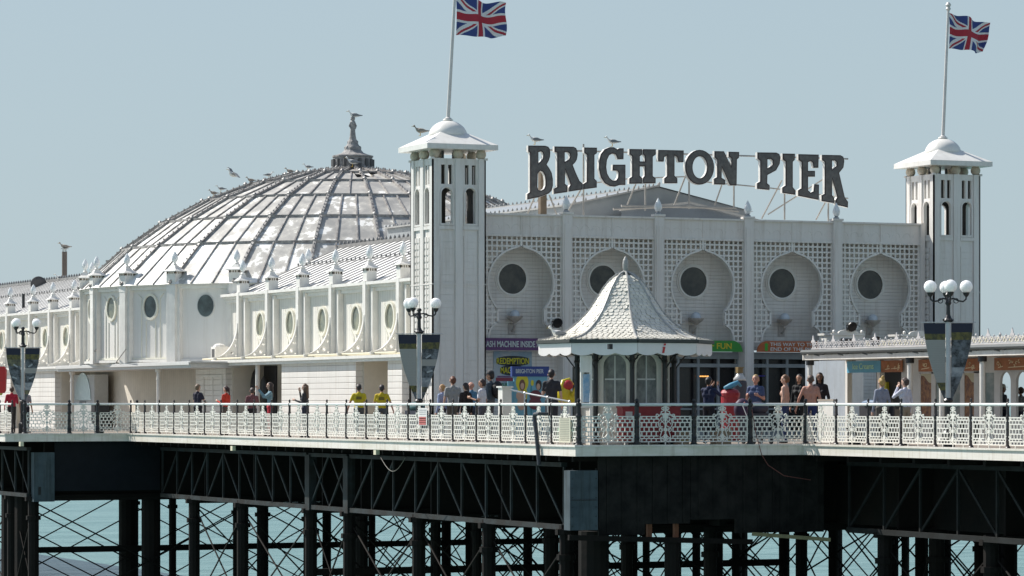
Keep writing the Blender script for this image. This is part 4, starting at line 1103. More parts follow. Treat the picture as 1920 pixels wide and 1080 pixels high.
# red letter i on the valance
IRED = mat('sign_red', (.55,.03,.03), .5)
pq, qq = kp(2.36,KA-45,0), kp(2.36,KA,0); d = (pq-qq).normalized(); nm = V((d.y,-d.x,0)); 
if nm.dot(pq-KC) < 0: nm = -nm
uc = min([i/200 for i in range(200)], key=lambda u: abs((lambda w: 960+F*((w.x*CT-w.y*ST)/depth(w.x,w.y)))(qq.lerp(pq,u))-1241))
o_ = qq.lerp(pq, uc)
b = MB(); sI = 1.25
frI = lambda u, v, w: o_+d*(u+.22*v)*sI+V((0,0,2.465+v*sI))+nm*(.002+w)
b.prism([[(-.015,.0),(.035,.0),(.035,.13),(-.03,.13),(-.03,.115),(-.015,.115)]], frI, .034, .045); b.prism([[(-.012,.16),(.035,.16),(.035,.20),(-.012,.20)]], frI, .034, .045)
b.build('letter', IRED, kk)
q_ = P(1142, 652, Y=KC.y-2.2); b = MB(); b.box(q_.x-.05,q_.y-.12,q_.z-.04,q_.x+.05,q_.y+.0,q_.z+.1); tag(b.build('security_camera', BLACK), 'small black camera fixed below the kiosk gutter', 'camera')
# ================================================================== snack bar pavilion on the right
CX = 48.2; y_l = onX(1512, CX).y; WXc = 49.6
cf = thing('snack_pavilion', 'low white snack pavilion with ornate roof cresting, posts and orange fascia signs on the right', 'pavilion', (CX, y_l, 0))
y_r = 60
b = MB(); b.box(CX-.08, y_r, 2.39, CX+.0, y_l, 2.53); b.box(CX+.003, y_r, 2.40, 50.6, y_l-.02, 2.56); b.box(CX-.1,y_l-.003,2.39,50.6,y_l+.06,2.54); b.build('canopy_beam', WHITE, cf)
b = MB(); b.cyl((CX-.12,y_r,2.62),(CX-.12,y_l+.05,2.62),.065,n=8)
for k in range(16): y = y_l-.7-k*1.4; b.tube([(CX-.12,y,2.55),(CX-.06,y-.25,2.50),(CX-.05,y-.5,2.57)], .022, 5)
b.build('gutter', flat((.12,.13,.13)), cf)
b = MB(); b.add([(CX-.12,y_r,2.66),(CX-.12,y_l,2.66),(50.2,y_l,2.80),(50.2,y_r,2.80)], [(0,1,2,3)]); b.add([(50.2,y_r,2.80),(50.2,y_l,2.80),(54,y_l,2.62),(54,y_r,2.62)], [(0,1,2,3)]); b.build('canopy_roof', mat('grimy_roof', (.45,.42,.37), .7, var=.4, c2=(.20,.18,.16), vscale=2), cf)
# cresting
b = MB(); y = y_l-.35; X = CX-.02
b.box(X-.012, y_r, 2.70, X+.012, y, 2.73); b.box(X-.012, y_r, 2.885, X+.012, y, 2.905)
k = 0
def ringx(yc, zc, r, t=.013, n=9): b.tube([(X, yc+r*cos(2*pi*i/n), zc+r*sin(2*pi*i/n)) for i in range(n+1)], t, 4)
while y-k*.30 > 66:
    yc = y-.1-k*.30
    ringx(yc, 2.81, .065); ringx(yc-.15, 2.80, .05); b.bar((X,yc-.10,2.74),(X,yc+.05,2.88),.02,.025); b.bar((X,yc-.15,2.88),(X,yc+.0,2.74),.02,.025)
    if k % 4 == 0:
        b.prism([[(-.12,2.90),(.12,2.90),(.09,2.96),(.05,2.98),(.03,3.06),(0,3.12),(-.03,3.06),(-.05,2.98),(-.09,2.96)]], lambda u,v,w: V((X+w,yc+u,v)), -.012, .012)
    elif k % 2 == 0: b.lathe((X,yc,2.90), [(.03,0),(.045,.05),(.003,.11)], 6)
    else: b.lathe((X,yc,2.90), [(.025,0),(.03,.03),(.003,.06)], 6)
    k += 1
b.build('roof_cresting', mat('cresting_paint', (.64,.61,.60), .6, var=.15, vscale=6), cf)
for px, ofs in ((1519,0),(1706,0),(1766,0),(1842,0),(1990,0)):
    y = onX(px, CX+.05).y; b = MB(); r_ = .075
    b.cyl((CX+.05,y,0),(CX+.05,y,2.39),r_,n=12); b.cyl((CX+.05,y,2.24),(CX+.05,y,2.389),.12,n=12,mi=1); b.lathe((CX+.05,y,0), [(.14,0),(.14,.1),(.09,.2),(.08,.3)], 12)
    b.build('post', [WHITE2, BLACK], cf)
def cy_(px): return onX(px, WXc).y
def wallbox(pa, pb, z0, z1, m, name='wall', d0=0, d1=.1, par=None):
    b = MB(); b.box(WXc-d0, cy_(pa), z0, WXc+d1, cy_(pb), z1); return b.build(name, m, par or cf)
CW = mat('cafe_paint', (.54,.54,.53), .5, var=.1)
wallbox(1510, 1588, 0, 2.39, mat('cafe_shaded_paint', (.40,.44,.48), .5, var=.1, streak=.4)); wallbox(1588, 1592, 0, 2.39, WHITE2, 'door_jamb', .06); wallbox(1648, 1653, 0, 2.39, WHITE2, 'door_jamb', .06)  # canopy shade on the left wall is put into its blue-grey colour
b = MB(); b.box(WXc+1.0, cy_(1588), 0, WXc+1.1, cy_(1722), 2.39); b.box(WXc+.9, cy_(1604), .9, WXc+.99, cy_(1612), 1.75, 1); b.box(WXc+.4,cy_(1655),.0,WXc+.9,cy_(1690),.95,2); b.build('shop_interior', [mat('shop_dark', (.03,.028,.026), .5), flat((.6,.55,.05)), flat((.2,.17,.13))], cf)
wallbox(1690, 1724, 0, 2.39, CW)
def sign_board(name, label, pa, pb, z0, z1, m, X=WXc-.09, cat='sign'):
    t = thing(name, label, cat, (X, (onX(pa,X).y+onX(pb,X).y)/2, z0))
    b = MB(); b.box(X, onX(pa,X).y, z0, X+.03, onX(pb,X).y, z1); b.build('board', m, t)
    return t, fX(onX(pa,X).y, z0, X), onX(pa,X).y-onX(pb,X).y
SBL = mat('sky_blue_sign', (.12,.38,.55), .4, var=.1); SOR = mat('orange_brown_sign', (.36,.13,.045), .5, var=.25, vscale=5)
TW_ = flat((.75,.75,.68)); 
zt, zb_ = 2.36, 2.02
t, fr, wd = sign_board('shop_sign', 'sky blue Ice Creams sign above the snack bar doorway', 1588, 1651, zb_, zt, SBL)
text('Ice Creams', 'lettering', flat((.55,.80,.55)), lambda u,v,w: fr(u+wd*.18, v+.10, .002+w), wd*.62, .17, t)
def orange(label, pa, pb, blobs):
    t, fr, wd = sign_board('shop_sign', label, pa, pb, zb_, zt, SOR)
    b = MB()
    for (u, v, w_, h) in blobs:
        rm_ = random.Random(int(1000*u+pa)); cw = w_*wd
        for q_ in range(max(3, int(cw/.09))):
            uu = wd*u-cw/2+cw*rm_.random(); vv = v+(rm_.random()-.5)*h*.7; r_ = .03+.03*rm_.random(); a0 = rm_.random()*6
            b.tube([fr(uu+r_*cos(a0+k_*.6), vv+r_*(1.2-.1*k_)*sin(a0+k_*.6), .008) for k_ in range(8)], .013, 4, rm_.random() < .2)
        b.prism([[(wd*u-cw/2, v-h*.42), (wd*u+cw*.45, v-h*.30), (wd*u+cw*.5, v-h*.2), (wd*u-cw*.45, v-h*.33)]], lambda a,c,d: fr(a,c,d), .003, .009, 0)
    b.build('painted_motif', [flat((.72,.60,.42)), flat((.40,.22,.10))], t)
orange('orange sign with a swirl motif beside the blue Ice Creams sign', 1652, 1691, [(.3,.17,.25,.25),(.7,.17,.45,.2)])
orange('orange fascia sign with cream motifs left of the lamp banner', 1722, 1760, [(.35,.17,.4,.26),(.8,.17,.3,.22)])
orange('orange fascia sign with cream motif right of the lamp banner', 1806, 1835, [(.45,.17,.6,.26)])
orange('rightmost orange fascia sign with a wide cream swirl', 1864, 1960, [(.13,.17,.1,.25),(.5,.17,.45,.25)])
# wall panels towards the right
PN = mat('brown_menu_panel', (.10,.035,.025), .5, c2=(.30,.15,.06), vscale=9)
for (pa, pb) in ((1724,1726),(1746,1754),(1800,1808),(1826,1846)): wallbox(pa, pb, 0, 2.0, CW)
wallbox(1724, 1864, 0, .62, CW, 'dado'); wallbox(1724, 1864, 1.96, 2.39, CW, 'head_panel')
for i, (pa, pb) in enumerate(((1726,1746),(1808,1826))):
    w0 = wallbox(pa, pb, .62, 1.96, PN, 'menu_panel', -.02, .06)
    b = MB(); ya_, yb3 = cy_(pa), cy_(pb); n = 10
    ln = ya_-yb3; b.prism([[(0,1.34)]+[(ln*u, 1.27-.17*u+.05*sin(6*u)) for u in [j/n for j in range(n+1)]]+[(ln,1.34)]], lambda u,v,w: V((WXc+.018-w, ya_-u, .62+v)), 0, .006); b.build('cream_wave', flat((.45,.42,.30)), w0)
for (pa, pb) in ((1754,1775),(1780,1800),(1846,1864)):
    wallbox(pa, pb, .62, 1.96, mat('cafe_glass_%d' % pa, (.14,.19,.19), .1, c2=(.28,.30,.29), vscale=2.5), 'window', -.03, .06)
wallbox(1775, 1780, .62, 1.96, CW)
# arched openings looking through to the sky
b = MB(); ya_ = cy_(1864); fr = fX(ya_, 0, WXc); W_ = ya_-cy_(1990)
holes = []
for (pa, pb) in ((1875,1895),(1905,1926),(1937,1960)):
    ua, ub = ya_-cy_(pa), ya_-cy_(pb); holes.append(archloop((ua+ub)/2, ub-ua, .75, 1.98))
b.prism([rect(0,0,W_,2.03)]+holes, fr, -.08, 0); b.build('arched_screen', CW, cf)
b = MB(); b.box(WXc+.0, 60, 2.031, WXc+.08, cy_(1864)-.0, 2.388); b.build('head_beam', CW, cf)
# second roof line behind
b = MB(); q = P(1626, 634, X=54.0); b.box(53.9,60,2.94,54.05,q.y,3.08); b.box(53.95,60,2.72,54.0,q.y,2.76)
for k in range(14): y = q.y-.8-2.2*k; b.box(53.94,y-.05,0,54.02,y+.05,2.94)
b.build('rear_beam', CREAM, cf)
b = MB(); 
for k in range(130): b.box(53.93, q.y-.1-k*.2, 3.08, 53.96, q.y-.02-k*.2, 3.13)
b.build('rear_cresting', RAILW, cf)

# white hooded booths behind
def booth(label, px, y, w_, zt_, full=True):
    q = onY(px, y); t = thing('hooded_booth', label, 'booth', (q.x, y, 0), 'white hooded booths before the entrance front')
    b = MB(); b.box(q.x-w_/2, y, 0, q.x+w_/2, y+.9, zt_-.12); b.box(q.x-w_/2-.05, y-.04, zt_-.117, q.x+w_/2+.05, y+.94, zt_-.05)
    n = 12; b.prism([[(-w_*.32,0)]+[(w_*.32*-cos(pi*i/n), .02+.10*sin(pi*i/n)) for i in range(n+1)]+[(w_*.32,0)]], lambda u,v,w: V((q.x+u, y-.05+w, zt_-.05+v)), 0, .08)
    for s in (-1, 1): b.ball((q.x+s*w_*.45, y, zt_), .06, 8)
    b.build('cabinet', WHITE2, t)
    b = MB(); b.box(q.x-.27, y-.03, zt_-.95, q.x+.27, y-.003, zt_-.22); b.build('hatch', flat((.10,.085,.075)), t)
    return t
booth('white hooded booth with a dark hatch showing above the snack pavilion', 1590, 96.0, 1.15, zz(622, onY(1590,96).z))
booth('white hooded booth half hidden by the banner of the right street lamp', 1725, 96.0, 1.3, zz(624, onY(1725,96).z))
# black floodlights
def floodlight(label, q):
    t = thing('floodlight', label, 'floodlight', q, 'black floodlights on brackets')
    b = MB(); b.lathe((0,0,0), [(.05,-.12),(.12,-.05),(.17,.06),(.17,.09),(.001,.07)], 12)
    rt = Matrix.Rotation(R(115), 3, 'X'); b.v = [tuple(rt@V(p)+q) for p in b.v]; b.build('housing', BLACK, t)
    b = MB(); b.tube([q+V((-.15,0,-.15)), q+V((-.18,0,.02)), q+V((.18,0,.02)), q+V((.15,0,-.15))], .02, 5); b.build('bracket', BLACK, t)
floodlight('black floodlight above the kiosk eave behind the perched gull', P(1044, 604, Y=FY-.35))
floodlight('black floodlight above the dark hatch of the hooded booth', P(1596, 611, Y=95.9))
floodlight('black floodlight at the end of the cream roof beam', P(1640, 638, X=52.6))

# ================================================================== fascia signs on the entrance
def fascia(name, label, x0, x1, z0, z1, m, shape='rect'):
    t = thing(name, label, 'sign', ((x0+x1)/2, FY-.1, z0))
    b = MB(); y = FY-.20; h = z1-z0; r = min(.42, h*1.05)
    if shape == 'rect': lp = [(x0,z0),(x1,z0),(x1,z1),(x0,z1)]
    else: lp = [(x0,z0),(x1,z0)]+[(x1-r+r*cos(a), z0+h*sin(a)) for a in [pi/2*i/8 for i in range(1,9)]]+[(x0+r-r*sin(a), z0+h*cos(a)) for a in [pi/2*i/8 for i in range(0,8)]]
    b.prism([lp], lambda u,v,w: V((u,w,v)), y, y+.05); b.build('board', m, t)
    return t, (lambda X0, Z0: (lambda u,v,w: V((X0+u, y-.002-w, Z0+v))))
zs0, zs1 = 2.83, 3.20
t, fr = fascia('fascia_sign', 'purple sign reading CASH MACHINE INSIDE over the poster wall', onY(900,FY-.2).x, bays[1]+.1, zs0, zs1+.02, mat('purple_sign', (.10,.035,.13), .5))
text('CASH MACHINE INSIDE AND', 'lettering', flat((.55,.62,.60)), fr(onY(905,FY-.2).x, zs0+.1), 2.28, .2, t, font_bold=True)
t, fr = fascia('fascia_sign', 'bright green arched PALACE OF FUN sign with yellow letters above the doors', bays[2]+.22, bays[3]-.28, zs0, zs1, mat('green_sign', (.03,.26,.03), .5), 'arch')
text('PALACE OF FUN', 'lettering', flat((.62,.50,.03)), fr(bays[2]+.45, zs0+.09), bays[3]-bays[2]-1.15, .2, t, font_bold=True)
t, fr = fascia('fascia_sign', 'orange arched sign reading THIS WAY TO THE END OF THE PIER', bays[3]+.26, bays[4]-.28, zs0, zs1, mat('orange_sign', (.42,.11,.03), .5), 'arch')
text('THIS WAY TO THE', 'lettering', flat((.68,.66,.62)), fr(bays[3]+.74, zs0+.20), 1.75, .12, t, font_bold=True)
text('END OF THE PIER', 'lettering', flat((.68,.66,.62)), fr(bays[3]+.76, zs0+.04), 1.72, .12, t, font_bold=True)
b = MB(); f_ = fr(bays[3]+.55, zs0+.04); b.prism([[(0,0),(.10,0),(.10,.2),(.13,.2),(.05,.27),(-.03,.2),(0,.2)]], lambda u,v,w: f_(u,v,w), 0, .01); b.build('arrow', flat((.06,.40,.04)), t)
# poster wall
x0, x1 = onY(927, FY+.2).x, onY(999, FY+.2).x; yp = FY+.27
t = thing('poster', 'pale blue poster with yellow REDEMPTION MACHINES lettering on the entrance wall', 'poster', ((x0+x1)/2, yp, 1))
b = MB(); b.box(x0, yp, 1.2, x1, yp+.02, 2.80); b.build('sheet', mat('poster_sheet', (.24,.36,.46), .5, c2=(.45,.50,.52), vscale=1.6), t)
pf = lambda X0, Z0: (lambda u,v,w: V((x0+X0+u, yp-.003-w, Z0+v))); W_ = x1-x0
b = MB()
for i, (uu, zc, wd) in enumerate(((.5,2.49,.86),(.5,2.19,.66))):
    n = 18; b.prism([[(W_*uu+wd*W_/2*max(-1,min(1,1.15*cos(2*pi*k/n))), zc+.17*sin(2*pi*k/n)) for k in range(n)]], lambda u,v,w: pf(0,0)(u,v,w), 0, .004)
b.build('letter_shadow', flat((.03,.04,.05)), t)
text('REDEMPTION', 'lettering', flat((.62,.58,.03)), pf(W_*.08, 2.39), W_*.84, .2, t, .012, font_bold=True)
text('MACHINES', 'lettering', flat((.62,.58,.03)), pf(W_*.18, 2.09), W_*.62, .2, t, .012, font_bold=True)
text('OVER 100 GAMES', 'lettering', flat((.10,.12,.2)), pf(W_*.15, 2.67), W_*.75, .08, t, .006) if False else None
text('WHERE', 'lettering', flat((.08,.28,.16)), pf(W_*.1, 1.62), W_*.42, .16, t, .012, font_bold=True)
text('CAN', 'lettering', flat((.10,.33,.2)), pf(W_*.24, 1.40), W_*.26, .16, t, .012, font_bold=True)
b = MB(); b.box(x0+W_*.06,yp-.008,1.84,x0+W_*.5,yp-.001,1.95); b.box(x0+W_*.1,yp-.008,1.96,x0+W_*.45,yp-.001,2.01,1); b.build('colour_strip', [flat((.30,.05,.08)), flat((.18,.10,.22))], t)
# photo board with faces
yb_ = 93.5; xa, xb_ = onY(964, yb_).x, onY(1026, yb_).x; zf = lambda py: zz(py, onY(995,yb_).z)
t = thing('photo_board', 'blue BRIGHTON PIER photo board painted with two beach women on a pale blue ground', 'photo board', ((xa+xb_)/2, yb_, 0))
b = MB(); b.box(xa,yb_,0,xb_,yb_+.06,zf(705)); b.box(onY(953,yb_).x,yb_+.02,0,xa-.003,yb_+.06,zf(715)); b.build('board', mat('photo_board_blue', (.15,.38,.50), .5, var=.15), t)
b = MB(); b.box(xa-.08,yb_-.03,zf(706),xb_+.05,yb_+.10,zf(687)); b.build('header', mat('photo_header_blue', (.02,.05,.22), .5), t)
text('BRIGHTON PIER', 'lettering', flat((.45,.52,.60)), lambda u,v,w: V((xa+.04+u, yb_-.033-w, zf(700)+v)), (xb_-xa)*.84, .13, t, font_bold=True)
def blob(b, px, py, rx, ry, mi, d, n=18):
    c = onY(px, yb_).x; z = zf(py); b.prism([[(c+rx*cos(2*pi*i/n), z+ry*sin(2*pi*i/n)) for i in range(n)]], lambda u,v,w: V((u,yb_-w,v)), d-.003, d, mi)
b = MB()
blob(b,979,717,.21,.28,0,.006); blob(b,979,740,.17,.30,0,.005); blob(b,979,722,.10,.17,1,.010); blob(b,979,724,.062,.10,2,.014); blob(b,977,742,.17,.16,2,.012); blob(b,977,757,.13,.2,2,.011)
blob(b,1010,722,.10,.16,3,.009); blob(b,1009,725,.06,.10,2,.013); blob(b,1004,742,.20,.17,4,.012); blob(b,1003,757,.22,.18,4,.011); blob(b,998,718,.05,.09,0,.008); blob(b,996,750,.035,.5,5,.004)
b.build('painted_figures', [flat((.60,.55,.04)), flat((.16,.08,.05)), flat((.50,.34,.26)), flat((.04,.03,.03)), flat((.14,.035,.05)), flat((.05,.25,.30))], t)
# yellow and red kiddie ride
q = onY(1064, 90.0); z9 = lambda py: zz(py, q.z)
t = thing('coin_ride', 'yellow and red fairground coin ride beside the kiosk', 'coin ride', (q.x, 90, 0))
b = MB(); b.lathe((q.x,90,0), [(.42,0),(.42,.3),(.25,.4),(.18,.6)], 14); b.build('base', flat((.10,.25,.12)), t)
b = MB(); b.ball((q.x-.12,90,z9(738)), .27, 14, 0, .8, .8, 1.25); b.ball((q.x+.10,90,z9(745)), .24, 14, 0, 1, .9, .8); b.tube([(q.x-.20,89.9,z9(760)),(q.x-.28,89.9,z9(735)),(q.x-.18,89.9,z9(715)),(q.x,89.9,z9(712)),(q.x+.1,89.9,z9(722))], .07, 8)
b.tube([(q.x+.05,89.8,z9(742)),(q.x+.2,89.8,z9(725)),(q.x+.24,89.8,z9(708))], .05, 8); b.build('body_shell', mat('ride_yellow', (.62,.50,.02), .35, var=.1), t, smooth=True)
b = MB(); b.ball((q.x-.05,89.86,z9(722)), .17, 14, 0, 1, .8, .9); b.ball((q.x+.2,89.85,z9(738)), .09, 10); b.build('red_seat', mat('ride_red', (.40,.02,.03), .35), t, smooth=True)
# red cabinet with white lettering under the kiosk windows
q0_, q1_ = onY(1154, 82.0).x, onY(1262, 82.0).x
t = thing('red_cabinet', 'long red counter cabinet with small white notices at the foot of the kiosk', 'cabinet', ((q0_+q1_)/2, 81.6, 0))
b = MB(); b.box(q0_,81.55,.12,q1_,81.9,1.0); b.box(q0_-.03,81.52,1.0,q1_+.03,81.9,1.04); b.build('casing', mat('cabinet_red', (.30,.025,.03), .45, var=.2), t)
b = MB(); b.box(q0_+.08,81.535,.72,q0_+.28,81.548,.9); b.box(q0_+.45,81.535,.8,q0_+.53,81.548,.86); b.box(q1_-.55,81.535,.78,q1_-.2,81.548,.83); b.box(q1_-.6,81.535,.68,q1_-.15,81.548,.73); b.build('notice', flat((.55,.50,.48)), t)
t = thing('poster_stand', 'tall white framed leaflet stand with a blue poster left of the kiosk windows', 'poster stand', (onY(1101,82.1).x, 82.1, 0))
xs0, xs1 = onY(1089,82.0).x, onY(1110,82.0).x
b = MB(); b.prism([rect(xs0,1.0,xs1,2.4), rect(xs0+.05,1.1,xs1-.05,1.95)], lambda u,v,w: V((u,82.0+w,v)), 0, .05); b.box(xs1-.06,82,0,xs1,82.05,.999); b.build('frame', WHITE2, t)
b = MB(); b.box(xs0+.08,82.02,1.15,xs1-.06,82.04,1.9); b.build('poster', mat('poster_blue', (.18,.36,.55), .5, c2=(.4,.5,.6), vscale=5), t)
# ================================================================== street lamps with banners
BN = mat('banner_navy', (.012,.015,.035), .6); BY = mat('banner_ochre_band', (.16,.14,.04), .7, c2=(.05,.05,.03), vscale=9)
BT1 = mat('banner_text_grey', (.34,.33,.31), .7, boards=(2,.045,.004)); BT2 = mat('banner_photo_dark', (.02,.022,.025), .6, c2=(.16,.18,.20), vscale=6)
BT3 = mat('banner_photo_olive', (.20,.19,.11), .7, c2=(.06,.06,.05), vscale=5); BT4 = mat('banner_photo_pale', (.36,.38,.40), .7, c2=(.18,.20,.22), vscale=5)
def street_lamp(label, px, X=None, Y=None, arms=(20,140,260), amp=.49, blab=None):
    q = onX(px, X) if X is not None else onY(px, Y); x, y = q.x, q.y
    t = thing('street_lamp', label, 'street lamp', (x, y, 0), 'street lamps with globe heads along the pier edge')
    b = MB()
    b.lathe((x,y,0), [(.17,0),(.17,.35),(.12,.42),(.10,.5),(.10,1.15),(.13,1.2),(.08,1.26)], 12)
    b.build('base', BLACK, t); b = MB()
    b.lathe((x,y,0), [(.10,3.20),(.15,3.24),(.09,3.30),(.055,3.38),(.05,3.62),(.085,3.68),(.06,3.74),(.045,3.85),(.08,3.90),(.05,3.95)], 12)
    b.bar((x-.16,y,3.26),(x+.16,y,3.26),.03); b.bar((x,y-.16,3.26),(x,y+.16,3.26),.03)
    b.build('finial_head', BLACK, t)
    b = MB(); b.cyl((x,y,1.25),(x,y,3.21),.062,n=12); b.build('post', mat('lamp_post_paint_%d' % px, (.52,.53,.54), .45, var=.1), t)
    for a in arms:
        az = TH*0+R(a); d = V((cos(a_ := R(a)), sin(a_), 0)); c = V((x,y,0))
        b = MB()
        b.tube([c+V((0,0,3.78))+d*.03, c+d*.14+V((0,0,3.80)), c+d*.26+V((0,0,3.74)), c+d*(amp-.08)+V((0,0,3.72)), c+d*(amp-.01)+V((0,0,3.78)), c+d*amp+V((0,0,3.88))], .024, 6)
        ctr = c+d*.2+V((0,0,3.74)); b.tube([ctr+d*.06*cos(k)+V((0,0,.06*sin(k))) for k in [2*pi*i/10 for i in range(11)]], .013, 5)
        b.lathe(c+d*amp, [(.03,3.84),(.075,3.90),(.09,3.95),(.05,3.96)], 12)
        am = b.build('arm', BLACK, t)
        b = MB(); b.ball(c+d*amp+V((0,0,4.10)), .165, 24); b.build('globe', GLOBE, am, smooth=True)
    return t, V((x, y, 0))
def banner(label, c, side, style, group='tapering picture banners on the lamp posts'):
    """hangs on an arm of the post, side=-1 left / +1 right"""
    d = V((CT, -ST, 0))*side; n = V((-ST, -CT, 0)); z1, z0 = 3.17, 1.22; Wd = .55
    t = thing('lamp_banner', label, 'banner', (c.x, c.y, z0), group)
    o = c+d*.075
    def wid(v):   # v 0 bottom .. 1 top
        return Wd*min(1, (.04+.96*(1-(1-v)**1.8))) if style != 's' else Wd*v
    def P2(u, v): return o+d*(u*(Wd if False else 1))+V((0,0,z0+(z1-z0)*v))
    b = MB(); N = 60
    bands = {'a': [(0,.12,3),(.12,.22,1),(.22,.60,2),(.60,.78,2),(.78,.86,1),(.86,1,0)],
             'b': [(0,.06,3),(.06,.30,5),(.30,.66,3),(.66,.78,4),(.78,.87,1),(.87,1,0)],
             'c': [(0,.12,3),(.12,.20,4),(.20,.34,5),(.34,.52,3),(.52,.62,2),(.62,.78,3),(.78,.88,1),(.88,1,0)],
             'd': [(0,.10,3),(.10,.30,3),(.30,.42,5),(.42,.62,3),(.62,.78,3),(.78,.88,1),(.88,1,0)]}[style]
    for (v0, v1, mi) in bands:
        k = max(1, int((v1-v0)*N))
        for i in range(k):
            va, vb = v0+(v1-v0)*i/k, v0+(v1-v0)*(i+1)/k
            wa, wb = wid(va), wid(vb); th = n*.006
            pts = [P2(0,va), P2(wa,va), P2(wb,vb), P2(0,vb)]
            b.add([p+th for p in pts]+[p-th for p in pts], [(0,1,2,3),(7,6,5,4),(1,5,6,2),(0,3,7,4)], mi)
    b.build('printed_cloth', [BN,BY,BT1,BT2,BT3,BT4], t)
    if style in ('c','b'):
        b = MB()
        for (u, v, w_, h) in ((.25,.64,.3,.05),(.3,.42,.34,.03),(.2,.28,.2,.02)):
            p, q = P2(u*.5,v), P2(u*.5+w_*.5,v+h); b.bar(p+n*.009, q+n*.009, .004, .05)
        b.build('printed_motif', flat((.35,.38,.40)), t)
    b = MB(); b.cyl(c+V((0,0,z1+.02)), o+d*(Wd+.08)+V((0,0,z1+.02)), .014, n=6); b.build('banner_rod', SILVER, t)
lm, c1_ = street_lamp('three globe street lamp at the entrance tower, between the yellow shirts and the boy', 786, X=38.3, arms=(-14,106,226), amp=.50)
banner('grey striped left banner of the lamp in front of the entrance tower', c1_, -1, 'a'); banner('photo collage right banner of the lamp in front of the entrance tower', c1_, 1, 'c')
lm, c0_ = street_lamp('three globe street lamp at the far left beside the person in red', 43, X=xs_[-1]+.55, arms=(-14,106,226), amp=.50)
banner('pale olive left banner of the far left lamp', c0_, -1, 'b'); banner('dark photo right banner of the far left lamp', c0_, 1, 'c')
lm, c3_ = street_lamp('four globe street lamp on the right in front of the snack pavilion', 1778, X=45.2, arms=(-24,66,156,246), amp=.46)
banner('grey text left banner of the right-hand four globe lamp', c3_, -1, 'a'); banner('dark photograph right banner of the right-hand four globe lamp', c3_, 1, 'd')

# ================================================================== gulls
GW = mat('gull_white', (.75,.74,.71), .7); GG = mat('gull_grey', (.22,.23,.24), .7); GB = mat('gull_beak', (.55,.35,.05), .5); GK = mat('gull_black', (.02,.02,.02), .7); GBR = mat('young_gull_brown', (.40,.34,.29), .8, var=.3, vscale=25)
def gull(flying=False, young=False):
    t = thing('gull', 'gull', 'gull', (0,0,0))
    zl = .09
    wm = GBR if young else GW; gm = GBR if young else GG
    b = MB(); zl = .09
    pr = [(-.22,.0,.008),(-.17,.005,.03),(-.10,.015,.062),(-.02,.02,.078),(.06,.03,.075),(.12,.055,.055),(.15,.10,.036),(.165,.14,.033),(.185,.165,.040),(.21,.168,.034),(.232,.16,.016)]
    n = 12; vs = []
    for (x, z, r) in pr:
        vs += [V((x, r*.85*cos(2*pi*i/n), zl+.06+z+r*sin(2*pi*i/n))) for i in range(n)]
    k = len(pr); b.add(vs, [(j*n+i, j*n+(i+1)%n, (j+1)*n+(i+1)%n, (j+1)*n+i) for j in range(k-1) for i in range(n)]+[tuple(range(n))[::-1], tuple(range((k-1)*n, k*n))])
    b.build('body', wm, t, smooth=True)
    b = MB(); b.cyl((.228,0,zl+.215),(.285,0,zl+.205),.011,.004,n=6); b.build('beak', GB, t)
    b = MB(); b.ball((.212,.03,zl+.235),.007,6); b.ball((.212,-.03,zl+.235),.007,6); b.build('eye', GK, t)
    for s in (-1, 1):
        b = MB()
        if flying:
            pts = [(.08,s*.06,zl+.1),(.12,s*.30,zl+.22),(.05,s*.62,zl+.16),(-.06,s*.60,zl+.15),(-.02,s*.30,zl+.20),(-.10,s*.06,zl+.08)]
            b.add([V(p) for p in pts]+[V(p)+V((0,0,.018)) for p in pts], [(0,1,4,5),(1,2,3,4),(6,11,10,7),(7,10,9,8),(0,6,7,1),(1,7,8,2),(2,8,9,3),(3,9,10,4),(4,10,11,5)])
        else:
            m = [(.08,.055,.03),(.02,.066,.055),(-.08,.055,.05),(-.18,.03,.03),(-.30,.012,.012)]
            vs = []
            for (x, y, r) in m: vs += [V((x, s*(y+.012*cos(2*pi*i/8)), zl+.095+r*sin(2*pi*i/8)-.02*(x < -.1))) for i in range(8)]
            b.add(vs, [(j*8+i, j*8+(i+1)%8, (j+1)*8+(i+1)%8, (j+1)*8+i) for j in range(4) for i in range(8)]+[tuple(range(8))[::-1], tuple(range(32,40))])
        b.build('wing', gm, t, smooth=not flying)
        if not flying:
            b = MB(); b.tube([(.0,s*.025,zl+.02),(-.005,s*.025,.01),(.05,s*.028,.004)], .008, 5); b.build('leg', GB, t)
    return t
G0 = gull(); G1 = gull(young=True); G2 = gull(flying=True)
used = {}
def put_gull(src, label, px, py, X=None, Y=None, face=1, sc=1.0, group='gulls perched on the roofs'):
    q = P(px, py, X=X, Y=Y); rz = pi-TH+.2 if face < 0 else -TH+.1
    if src.name not in used:
        used[src.name] = 1; src.location = q; src.rotation_euler = (0,0,rz); src.scale = (sc,)*3; tag(src, label, 'gull', group); return src
    return dup(src, q, rz, label, group, sc)
put_gull(G0, 'white gull with grey wings standing on the letter B of the sign', 1003, 271.5, Y=SY+.1, face=-1)
put_gull(G0, 'gull standing on top of the letter G of the sign', 1148, 275, Y=SY+.1, face=-1)
put_gull(G1, 'brown speckled young gull on the cap of the left tower', 788, 255, Y=PY+.3, face=-1)
put_gull(G0, 'gull standing on the head of the statue above the dome', 664, 225, Y=DC.y, face=-1, sc=1.15)
put_gull(G0, 'bright white gull on the left end of the kiosk eave', 1047, 640, Y=KC.y+.4, face=-1, sc=1.2)
put_gull(G1, 'gull perched on the cap of the tall brown flue pipe', 121, 470, X=47, face=-1, sc=1.2)
put_gull(G0, 'small gull on the roof ridge below the flue pipe', 112, 528, X=46.0, face=-1, sc=1.1)
